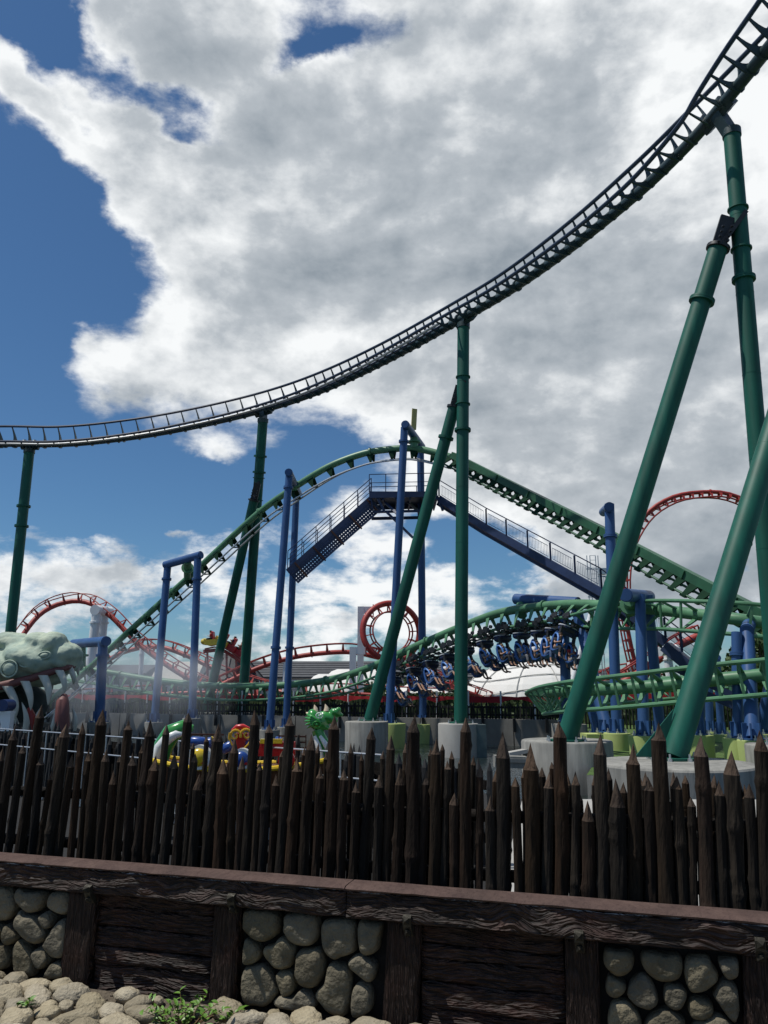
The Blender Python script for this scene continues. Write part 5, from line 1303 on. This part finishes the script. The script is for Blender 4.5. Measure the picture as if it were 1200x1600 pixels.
# ------------------------------------------------------------------ near palisade
pal = thing('palisade', 'near palisade of rough dark logs with hewn points standing behind the wall', 'palisade', WO)
pal.rotation_euler = (0, 0, WANG)
PL = [(-48, 1120, -70, 1318, 15), (-32, 1165, -52, 1320, 15), (-14, 1118, -38, 1321, 16), (5, 1168, -18, 1322, 14), (25, 1134, -2, 1325, 15), (40, 1163, 13, 1323, 13), (67, 1100, 33, 1324, 16), (68, 1172, 50, 1325, 14), (78, 1203, 62, 1325, 10), (100, 1130, 77, 1328, 18), (110, 1178, 92, 1329, 14), (129, 1128, 112, 1329, 12),
 (140, 1168, 125, 1330, 12), (160, 1107, 137, 1332, 19), (168, 1170, 153, 1333, 14), (180, 1203, 167, 1334, 13), (200, 1125, 182, 1335, 15), (212, 1175, 197, 1337, 16), (235, 1123, 214, 1338, 18), (245, 1180, 230, 1340, 18), (262, 1130, 243, 1340, 12), (273, 1175, 257, 1342, 17), (293, 1113, 274, 1343, 16), (302, 1177, 289, 1344, 12), (312, 1208, 301, 1345, 16),
 (342, 1130, 321, 1348, 20), (350, 1183, 341, 1349, 20), (367, 1152, 357, 1350, 15), (380, 1180, 371, 1350, 13), (399, 1108, 385, 1352, 17), (407, 1190, 398, 1353, 12), (422, 1130, 408, 1352, 15), (433, 1208, 424, 1354, 13), (453, 1113, 438, 1354, 18), (465, 1182, 456, 1355, 18), (487, 1147, 476, 1357, 18), (502, 1197, 493, 1359, 14), (523, 1117, 512, 1359, 20),
 (538, 1198, 531, 1361, 17), (558, 1220, 552, 1362, 14), (580, 1135, 568, 1365, 17), (593, 1210, 589, 1366, 15), (612, 1148, 603, 1367, 15), (625, 1198, 620, 1368, 17), (648, 1117, 641, 1369, 23), (665, 1203, 659, 1370, 14), (682, 1152, 677, 1373, 18), (698, 1188, 694, 1374, 13), (713, 1238, 709, 1375, 17), (728, 1120, 727, 1375, 19), (750, 1195, 748, 1377, 13), (767, 1242, 766, 1379, 17),
 (785, 1142, 787, 1382, 23), (807, 1213, 810, 1384, 14), (828, 1160, 832, 1387, 25), (855, 1205, 855, 1388, 17), (874, 1127, 877, 1390, 22), (897, 1205, 900, 1392, 14), (917, 1250, 919, 1394, 20), (937, 1145, 942, 1395, 21), (962, 1215, 966, 1397, 25), (988, 1160, 993, 1399, 22), (1013, 1213, 1018, 1400, 19), (1028, 1128, 1042, 1404, 24), (1057, 1212, 1065, 1404, 18), (1078, 1245, 1085, 1405, 14),
 (1091, 1148, 1107, 1407, 23), (1121, 1218, 1131, 1410, 17), (1142, 1172, 1152, 1412, 25), (1170, 1223, 1180, 1415, 16), (1185, 1140, 1197, 1416, 22), (1216, 1210, 1226, 1419, 18), (1240, 1150, 1252, 1421, 24), (1268, 1200, 1280, 1424, 18), (1295, 1140, 1308, 1427, 24)]
rp = random.Random(42)
NPL = -.345
def put_pale(xt, yt, xb, yb, w, n):
    ut, zt = wpix(xt, yt, n); ub, zb_ = wpix(xb, yb, n)
    k = (ut - ub) / (zt - zb_); z0 = .10; ub = ub + k * (z0 - zb_)
    dist = (WO + WD * ub - WN * .34).y; r = w * .5 * dist / FPX * (.94 if xt < 770 else 1.0)
    h = math.hypot(ut - ub, zt - z0)
    b = pale_mesh(r, h, rp, 12, 12)
    me = b.mesh('stake', [rp.choice(PALES[:3] if rp.random() < .8 else PALES), CUT], .6)
    o = link('stake', me, pal); o.location = (ub, -n, z0); o.rotation_euler = (rp.uniform(-.012, .012), math.atan2(ut - ub, zt - z0), 0)
    return o
for xt, yt, xb, yb, w in PL: put_pale(xt, yt, xb, yb, w, NPL - rp.uniform(0, .025))
# thin second row of the near palisade, close behind the first
for xt, yt, w in ((92, 1150, 9), (222, 1165, 9), (300, 1160, 8), (325, 1148, 9), (392, 1160, 9), (443, 1172, 10), (475, 1165, 9), (498, 1160, 10), (510, 1175, 9), (548, 1160, 10), (566, 1176, 9), (600, 1172, 10), (635, 1160, 10), (655, 1175, 9), (672, 1168, 10), (692, 1162, 9), (706, 1172, 10), (740, 1180, 10), (846, 1198, 13), (888, 1208, 12), (862, 1190, 10), (1008, 1205, 14), (1052, 1205, 14), (1117, 1210, 14), (1165, 1225, 14), (835, 1212, 12), (640, 1172, 9), (580, 1185, 10), (775, 1200, 12), (796, 1222, 12), (818, 1196, 12), (905, 1230, 13), (928, 1205, 12), (950, 1200, 12), (975, 1222, 13), (1000, 1215, 11), (1035, 1220, 12), (1072, 1210, 12), (1100, 1228, 12), (1133, 1232, 12), (1155, 1215, 12), (1190, 1225, 12), (720, 1180, 9), (52, 1175, 9), (150, 1160, 9), (188, 1180, 9), (360, 1180, 9), (415, 1185, 9)):
    put_pale(xt, yt, xt - (12 if xt < 500 else 4 if xt < 800 else -6), 1350 + (xt - 400) * .073, w, -.50)
for z in (.66, .98):
    b = MB(); b.tube([V((U0, .44, z)), V((1, .445, z + .01)), V((2.5, .44, z - .01)), V((4, .445, z + .005)), V((U1, .44, z))], .035, 10); bl(b, 'stringer_log', PALES[3], pal, .9)
# extra stakes left and right of the surveyed stretch
for i in range(36):
    u = (-3.35 + i * .128) if i < 20 else (5.35 + (i - 20) * .16)
    if -.62 < u < 5.2: continue
    b = pale_mesh(rp.uniform(.028, .042), rp.uniform(1.05, 1.45), rp, 10, 8); o = link('stake', b.mesh('stake', [rp.choice(PALES), CUT], .75), pal); o.location = (u, .36, .1)
# ------------------------------------------------------------------ second palisade and handrail
mid = thing('palisade', 'second palisade of thin black stakes on the pond side behind the handrail', 'palisade', MF0)
vm = []
for i in range(7):
    b = pale_mesh(rp.uniform(.030, .042), 1.0, rp, 8, 4, True); vm.append(b.mesh('stake', [MATS['black_stake']], .75))
L = (MF1 - MF0).length; n = int(L / .125)
for i in range(n):
    q = MF0 + (MF1 - MF0) * ((i + rp.uniform(-.25, .25) + .5) / n) + V((rp.uniform(-.03, .03), rp.uniform(-.03, .03), 0))
    o = link('stake', rp.choice(vm), mid); o.location = q - MF0; o.scale = (1, 1, rp.choice((rp.uniform(.92, 1.02), rp.uniform(1.02, 1.2)))); o.rotation_euler = (rp.uniform(-.03, .03), rp.uniform(-.03, .03), rp.uniform(0, 6))
for z in (.25, .75):
    b = MB(); b.bar(MF0 + V((0, .06, z)), MF1 + V((0, .06, z)), .06, .09); b.build('stringer', PALES[3], mid, 0)
b = MB(); b.bar(MF0 + V((.1, .12, .46)), MF1 + V((-.1, .12, .46)), .02, .86); b.build('gap_dark_sheet', PALES[3], mid, 0)  # dark sheet added behind the stakes so the gaps between them read black
hr = thing('handrail', 'thin white metal handrail in front of the second palisade', 'handrail', (-8, 12, 0))
dv = V(((MF1 - MF0).y, -(MF1 - MF0).x, 0)).normalized() * .55
if dv.y > 0: dv = -dv
A_, B_ = MF0 + dv, MF1 + dv * .8 + (MF0 - MF1).normalized() * 1.1
for z in (1.02, .76):
    b = MB(); b.tube([A_ + V((0, 0, z)), B_ + V((0, 0, z))], .011, 8); b.build('rail', STEEL, hr)
pm = MB(); pm.cyl((0, 0, 0), (0, 0, 1.02), .010, None, 8); pm.box((0, 0, .06), (.10, .10, .12)); pm = pm.mesh('post', STEEL)
for i in range(34): o = link('post', pm, hr); o.location = A_ + (B_ - A_) * (i / 33) - off(hr)
# ------------------------------------------------------------------ children's dragon boat
BY = 9.7; ub_ = BY / FPX
def bp(px, py, dy=0.0): return P(px, py, BY + dy)
DG = mat('dragon_green', (.035, .26, .045), .25, 0, .15, 5, coat=.4); WH_ = mat('glossy_white', (.72, .74, .72), .3, 0, .05, 3, coat=.3)
GOLD = mat('gold_paint', (.62, .36, .02), .3, .2, .15, 5); RG = mat('glossy_red', (.52, .015, .012), .3, 0, .1, 3, coat=.4); YL = mat('glossy_yellow', (.72, .50, .02), .3, 0, .1, 3, coat=.4); BL = mat('glossy_blue', (.012, .055, .25), .3, 0, .1, 3, coat=.4); BRN = mat('varnished_brown', (.13, .05, .02), .45, 0, .4, 4, (1, 1, 5))
db = thing('dragon_boat_ride', 'colourful dragon shaped kiddie boat ride behind the palisade', 'amusement ride', V((bp(380, 1200).x, BY, 0)))
x0, x1 = bp(238, 1180).x, bp(520, 1180).x; xm = (x0 + x1) / 2
b = MB(); rings = []; N = 20
for i in range(N + 1):
    t = i / N; x = x0 + (x1 - x0) * t; w_ = .42 * math.sin(math.pi * min(1, max(0, .06 + t * .9))) ** .5; zt = .78 + .10 * (2 * t - 1) ** 2; zb2 = .32 + .25 * (2 * t - 1) ** 4
    rings.append([V((x, BY - w_, zt)), V((x, BY - w_ * .85, (zt + zb2) / 2)), V((x, BY - w_ * .3, zb2)), V((x, BY + w_ * .3, zb2)), V((x, BY + w_ * .85, (zt + zb2) / 2)), V((x, BY + w_, zt))])
b.loft(rings); b.build('hull', BRN, db, .5)
for s in (-1, 1):
    b = MB(); b.tube([V((x0 + (x1 - x0) * t, BY + s * .43 * math.sin(math.pi * (.06 + t * .9)) ** .5, .79 + .10 * (2 * t - 1) ** 2)) for t in [i / 20 for i in range(21)]], .030, 8); b.build('gunwale', YL, db)
b = MB(); b.tube([bp(250, 1188), bp(256, 1165), bp(268, 1146), bp(288, 1136), bp(302, 1138)], [.10, .12, .12, .09, .04], 14); b.build('tail', DG, db, .9)
b = MB(); b.tube([bp(243, 1190, -.06), bp(250, 1168, -.07), bp(262, 1154, -.08), bp(276, 1147, -.08), bp(288, 1146, -.06)], [.06, .07, .07, .05, .02], 12); b.build('tail_belly', WH_, db, .9)
for px, py, r, ms_ in ((312, 1183, 17, (WH_, YL)), (378, 1186, 15, (WH_, BL)), (448, 1188, 12, (RG, YL))):
    c = bp(px, py, -.42); b = MB(); b.cyl(c + V((0, -.05, 0)), c + V((0, .05, 0)), r * ub_, None, 28); sh = b.build('shield', ms_[0], db, .5)
    b = MB(); b.ell(c + V((0, -.05, 0)), (r * ub_ * .74, .05, r * ub_ * .74), None, 24, 8); b.build('boss', ms_[1], sh, .9)
    b = MB(); b.box(c + V((0, -.06, -r * ub_ * .35)), (r * ub_ * 1.3, .05, r * ub_ * .22)); b.build('stripe', RG, sh, 0)
for a, c, r in ((bp(298, 1158, -.2), bp(320, 1159, -.2), .055), (bp(322, 1162, -.1), bp(331, 1161, -.1), .07), (bp(347, 1172, -.2), bp(365, 1163, -.2), .06), (bp(386, 1166, -.2), bp(398, 1160, -.2), .06), (bp(430, 1157, .3), bp(440, 1158, .3), .05)):
    b = MB(); b.tube([a, a + (c - a) * .1, c - (c - a) * .1, c], [r * .8, r, r, r * .8], 14); b.build('seat_roll', BL, db)
b = MB(); c = bp(377, 1166, -.15); b.box(c, (.15, .10, .30)); b.box(bp(425, 1170, -.1), (.55, .12, .16)); b.build('seat_back', RG, db, .5)
for sx, oy in ((-1, 0), (1, .01)):
    b = MB(); c = bp(376 + sx * 9, 1149, -.26)
    b.tube([c + V((sx * (.012 + .0068 * t) * math.cos(t * .95 + 1.2), 0, oy + (.012 + .0068 * t) * math.sin(t * .95 + 1.2))) for t in [k * .5 for k in range(19)]], [.010 + .0004 * k for k in range(19)], 8)
    b.tube([c + V((-sx * .03, -.01, -.16)), c + V((sx * .03, -.01, -.10)), c + V((sx * .065, -.01, -.03)), c + V((sx * .06, -.01, .03))], .013, 8)
    b.build('scroll', GOLD, db)
b = MB(); b.tube([bp(362, 1141, -.22), bp(370, 1136, -.22), bp(380, 1135, -.22), bp(390, 1138, -.22)], [.012, .03, .03, .012], 10); b.build('crest', RG, db, .9)
b = MB(); b.box(bp(424, 1158, -.18), (.26, .08, .05)); b.box(bp(340, 1160, -.05), (.2, .06, .05), Matrix.Rotation(.5, 3, 'Y')); b.build('seat_trim', YL, db, .5)
b = MB()
for k in range(6): b.bar(bp(436, 1150 + k * 9, .2), bp(478, 1151 + k * 9, .2), .012, .02)
for k in range(5): b.bar(bp(436 + k * 10.5, 1148, .2), bp(436 + k * 10.5, 1204, .2), .012, .02, V((0, 1, 0)))
b.build('guard_mesh', RUST, db, 0)
b = MB()
for k in range(5): b.bar(bp(268 + k * 16, 1148, .3), bp(268 + k * 16, 1200, .3), .012, .02, V((0, 1, 0)))
b.bar(bp(262, 1147, .3), bp(350, 1148, .3), .02, .02); b.build('guard_rail', RUST, db, 0)
# dragon neck and head
b = MB(); b.tube([bp(512, 1205), bp(513, 1185), bp(508, 1168), bp(499, 1150), bp(496, 1140)], [.12, .085, .08, .075, .07], 14); nk = b.build('neck', DG, db, .9)
for s in (-.04, .045):
    b = MB(); b.tube([bp(519 if s > 0 else 503, 1200, -.08), bp(517 if s > 0 else 502, 1182, -.08), bp(510 if s > 0 else 497, 1165, -.08), bp(500 if s > 0 else 492, 1150, -.06)], [.04, .035, .035, .02], 10); b.build('neck_stripe', WH_, nk, .9)
b = MB()
def hel(px, py, rx, ry, dy, rd, rot=0): b.ell(bp(px, py, dy), (rx * ub_, rd, ry * ub_), Matrix.Rotation(rad(-rot), 3, 'Y').inverted() if rot else None, 16, 12)
hel(498, 1128, 15, 13, 0, .11); hel(513, 1121, 16, 8, 0, .08, 24); hel(524, 1113, 9, 6, 0, .07, 20); hel(529, 1109, 4.5, 4.5, -.03, .03); hel(532, 1117, 5, 3, 0, .04); hel(505, 1135, 12, 5, 0, .07, 15); hel(490, 1122, 10, 14, 0, .10, -15)
remeshed('head', b, .012, DG, db)
for k in range(5):
    b = MB(); a = rad(150 + k * 16); b.tube([bp(497, 1126, -.09), bp(497 + math.cos(a) * 12, 1126 - math.sin(a) * 12, -.10), bp(497 + math.cos(a) * 21, 1126 - math.sin(a) * 21, -.03)], [.022, .026, .006], 8); b.build('gill_fin', DG, db, .9)
for px, py, r in ((499, 1118, 5), (495, 1132, 6)):
    b = MB(); b.tube([bp(px, py, -.12) + V((r * ub_ * math.cos(a), 0, r * ub_ * .75 * math.sin(a))) for a in [k * math.pi / 8 for k in range(17)]], .007, 6); b.ell(bp(px, py, -.11), (r * ub_ * .45, .02, r * ub_ * .4)); b.build('eye' if r == 5 else 'cheek_spiral', DG if r > 5 else WH_, db, .9)
for px, py, tx, ty in ((493, 1112, 491, 1101), (510, 1111, 508, 1100), (483, 1117, 478, 1113)):
    b = MB(); b.tube([bp(px, py), bp((px + tx) / 2 + 1, (py + ty) / 2), bp(tx, ty)], [.035, .024, .003], 10); b.build('horn', mat('horn_cream', (.75, .60, .42), .5) if 'horn_cream' not in MATS else MATS['horn_cream'], db, .9)
# ------------------------------------------------------------------ cobbles in the foreground
rc = random.Random(9); cob = []
for _ in range(295):
    big = rc.random() < .7
    cob.append([rc.uniform(-1.9, 4.7), rc.uniform(.06, 1.25), rc.uniform(.056, .088) if big else rc.uniform(.032, .048), rc.uniform(1.2, 1.65), rc.gauss(.35, .45)])
for it in range(70):
    cob.sort()
    for i, A in enumerate(cob):
        for j in range(i + 1, len(cob)):
            B = cob[j]
            if B[0] - A[0] > .30: break
            ex, ey = B[0] - A[0], B[1] - A[1]; d = math.hypot(ex, ey) + 1e-6
            if d > .30: continue
            th = math.atan2(ey, ex)
            R_ = sum(1 / math.hypot(math.cos(th - c[4]) / (c[2] * c[3]), math.sin(th - c[4]) / c[2]) for c in (A, B)) * 1.0
            if d < R_:
                k = (R_ - d) * .35 / d
                A[0] -= ex * k; A[1] -= ey * k; B[0] += ex * k; B[1] += ey * k
    for A in cob:
        A[1] = max(A[1], .012 + A[2] * 1.0); A[1] = min(A[1], 1.35); A[0] = min(max(A[0], -2.1), 4.9)
gr = bpy.data.objects['ground']
for k, (u, nn, s, asp, an) in enumerate(cob):
    if nn - s < .02: nn = s + .03
    b = MB(); b.ell((0, 0, 0), (s * asp, s, s * .62), None, 14, 10, .24, k * 1.3, .95)
    o = link('cobble', b.mesh('cobble', COBB, 1.2), gr); q = wall(u, 0, nn); o.location = (q.x, q.y, -.012 + s * .12); o.rotation_euler = (rc.uniform(-.2, .2), rc.uniform(-.2, .2), WANG - an)
# loose grit between the cobbles
b = MB()
for _ in range(900):
    q = wall(rc.uniform(-2.6, 4.9), -.026, rc.uniform(.02, 1.5)); s = rc.uniform(.004, .013); b.ell(q, (s, s * .8, s * .6), None, 5, 3)
o = b.build('gravel', SOIL, None, 0, 'stuff'); o['label'] = 'fine grit between the foreground cobbles'
# ------------------------------------------------------------------ sprigs
def leaf_mesh(L, w):
    b = MB(); vs = []
    for i in range(6):
        t = i / 5; ww = w * math.sin(math.pi * min(1, t * .93 + .05)) ** .8; z = .18 * L * t * t * -1 + .05 * L
        vs += [V((L * t, -ww, z + ww * .35)), V((L * t, 0, z)), V((L * t, ww, z + ww * .35))]
    fs = []
    for i in range(5):
        k = i * 3; fs += [(k, k + 1, k + 4, k + 3), (k + 1, k + 2, k + 5, k + 4)]
    b.add(vs, fs); return b
LM = [leaf_mesh(L, w).mesh('leaf', SPRIG, 1.2) for L, w in ((.040, .009), (.034, .010), (.028, .008))]
STM = mat('stem_brown', (.16, .09, .03), .7)
def sprig(label, base, n, spread, h, seed, lean=(0, 0)):
    r_ = random.Random(seed); t = thing('leafy_sprig', label, 'plant', base)
    b = MB(); spots = []
    for i in range(n):
        a = r_.uniform(0, 6.28); rr = spread * r_.uniform(.2, 1); hh = h * r_.uniform(.35, 1)
        q0 = base + V((math.cos(a) * rr * .25, math.sin(a) * rr * .25, 0)); q2 = base + V((math.cos(a) * rr + lean[0], math.sin(a) * rr * .7 + lean[1], hh)); q1 = (q0 + q2) / 2 + V((0, 0, hh * .15))
        b.tube([q0, q1, q2], [.0025, .002, .001], 4)
        for k in range(7): t_ = .35 + .65 * k / 6; spots.append((q0 * (1 - t_) ** 2 + q1 * 2 * t_ * (1 - t_) + q2 * t_ * t_, a))
    b.build('stem', STM, t)
    for q, a in spots:
        o = link('leaf', r_.choice(LM), t); o.location = q - base; o.rotation_euler = (r_.uniform(-.6, .6), r_.uniform(-.9, .1), r_.uniform(0, 6.28)); s = r_.uniform(.75, 1.25); o.scale = (s, s, s)
    return t
sprig('low bush of small bright green leaves among the cobbles', V((G(285, 1600, 0).x, G(285, 1600, 0).y + .0, -.02)), 26, .24, .14, 3)
sprig('long brown twig with a few leaves reaching right from the bush', V((G(335, 1598, 0).x, G(335, 1598, 0).y, -.02)), 3, .12, .10, 8, (.10, .03))
sprig('small leafy sprout at the lower left corner', V((G(35, 1588, 0).x, G(35, 1588, 0).y, -.02)), 3, .05, .10, 5)
# ------------------------------------------------------------------ drifting mist from the monster mouth
mm = bpy.data.materials.new('mist'); mm.use_nodes = True; t_ = mm.node_tree; t_.nodes.clear()
ou = t_.nodes.new('ShaderNodeOutputMaterial'); vo = t_.nodes.new('ShaderNodeVolumePrincipled'); t_.links.new(vo.outputs[0], ou.inputs['Volume'])
vo.inputs['Color'].default_value = (.82, .90, 1.0, 1)
tc_ = t_.nodes.new('ShaderNodeTexCoord'); nz = t_.nodes.new('ShaderNodeTexNoise'); t_.links.new(tc_.outputs['Object'], nz.inputs['Vector']); nz.inputs['Scale'].default_value = .35; nz.inputs['Detail'].default_value = 3
mr = t_.nodes.new('ShaderNodeMapRange'); t_.links.new(nz.outputs[0], mr.inputs[0]); mr.inputs[1].default_value = .42; mr.inputs[2].default_value = .75; mr.inputs[4].default_value = .26
ln = t_.nodes.new('ShaderNodeVectorMath'); ln.operation = 'LENGTH'; gm = t_.nodes.new('ShaderNodeMapping'); t_.links.new(tc_.outputs['Object'], gm.inputs[0]); gm.inputs['Scale'].default_value = (1 / 7.5, 1 / 6.5, 1 / 2.8); t_.links.new(gm.outputs[0], ln.inputs[0])
fo = t_.nodes.new('ShaderNodeMapRange'); t_.links.new(ln.outputs[1], fo.inputs[0]); fo.inputs[1].default_value = 1.0; fo.inputs[2].default_value = .3
mu = t_.nodes.new('ShaderNodeMath'); mu.operation = 'MULTIPLY'; t_.links.new(mr.outputs[0], mu.inputs[0]); t_.links.new(fo.outputs[0], mu.inputs[1]); t_.links.new(mu.outputs[0], vo.inputs['Density'])
b = MB(); b.ell((0, 0, 0), (7.4, 6.4, 2.75), None, 20, 12); mc = P(195, 1068, 44.5); o = link('mist', b.mesh('mist', mm, 1)); o.location = mc; o['kind'] = 'stuff'; o['label'] = 'thin white mist drifting right of the monster head'
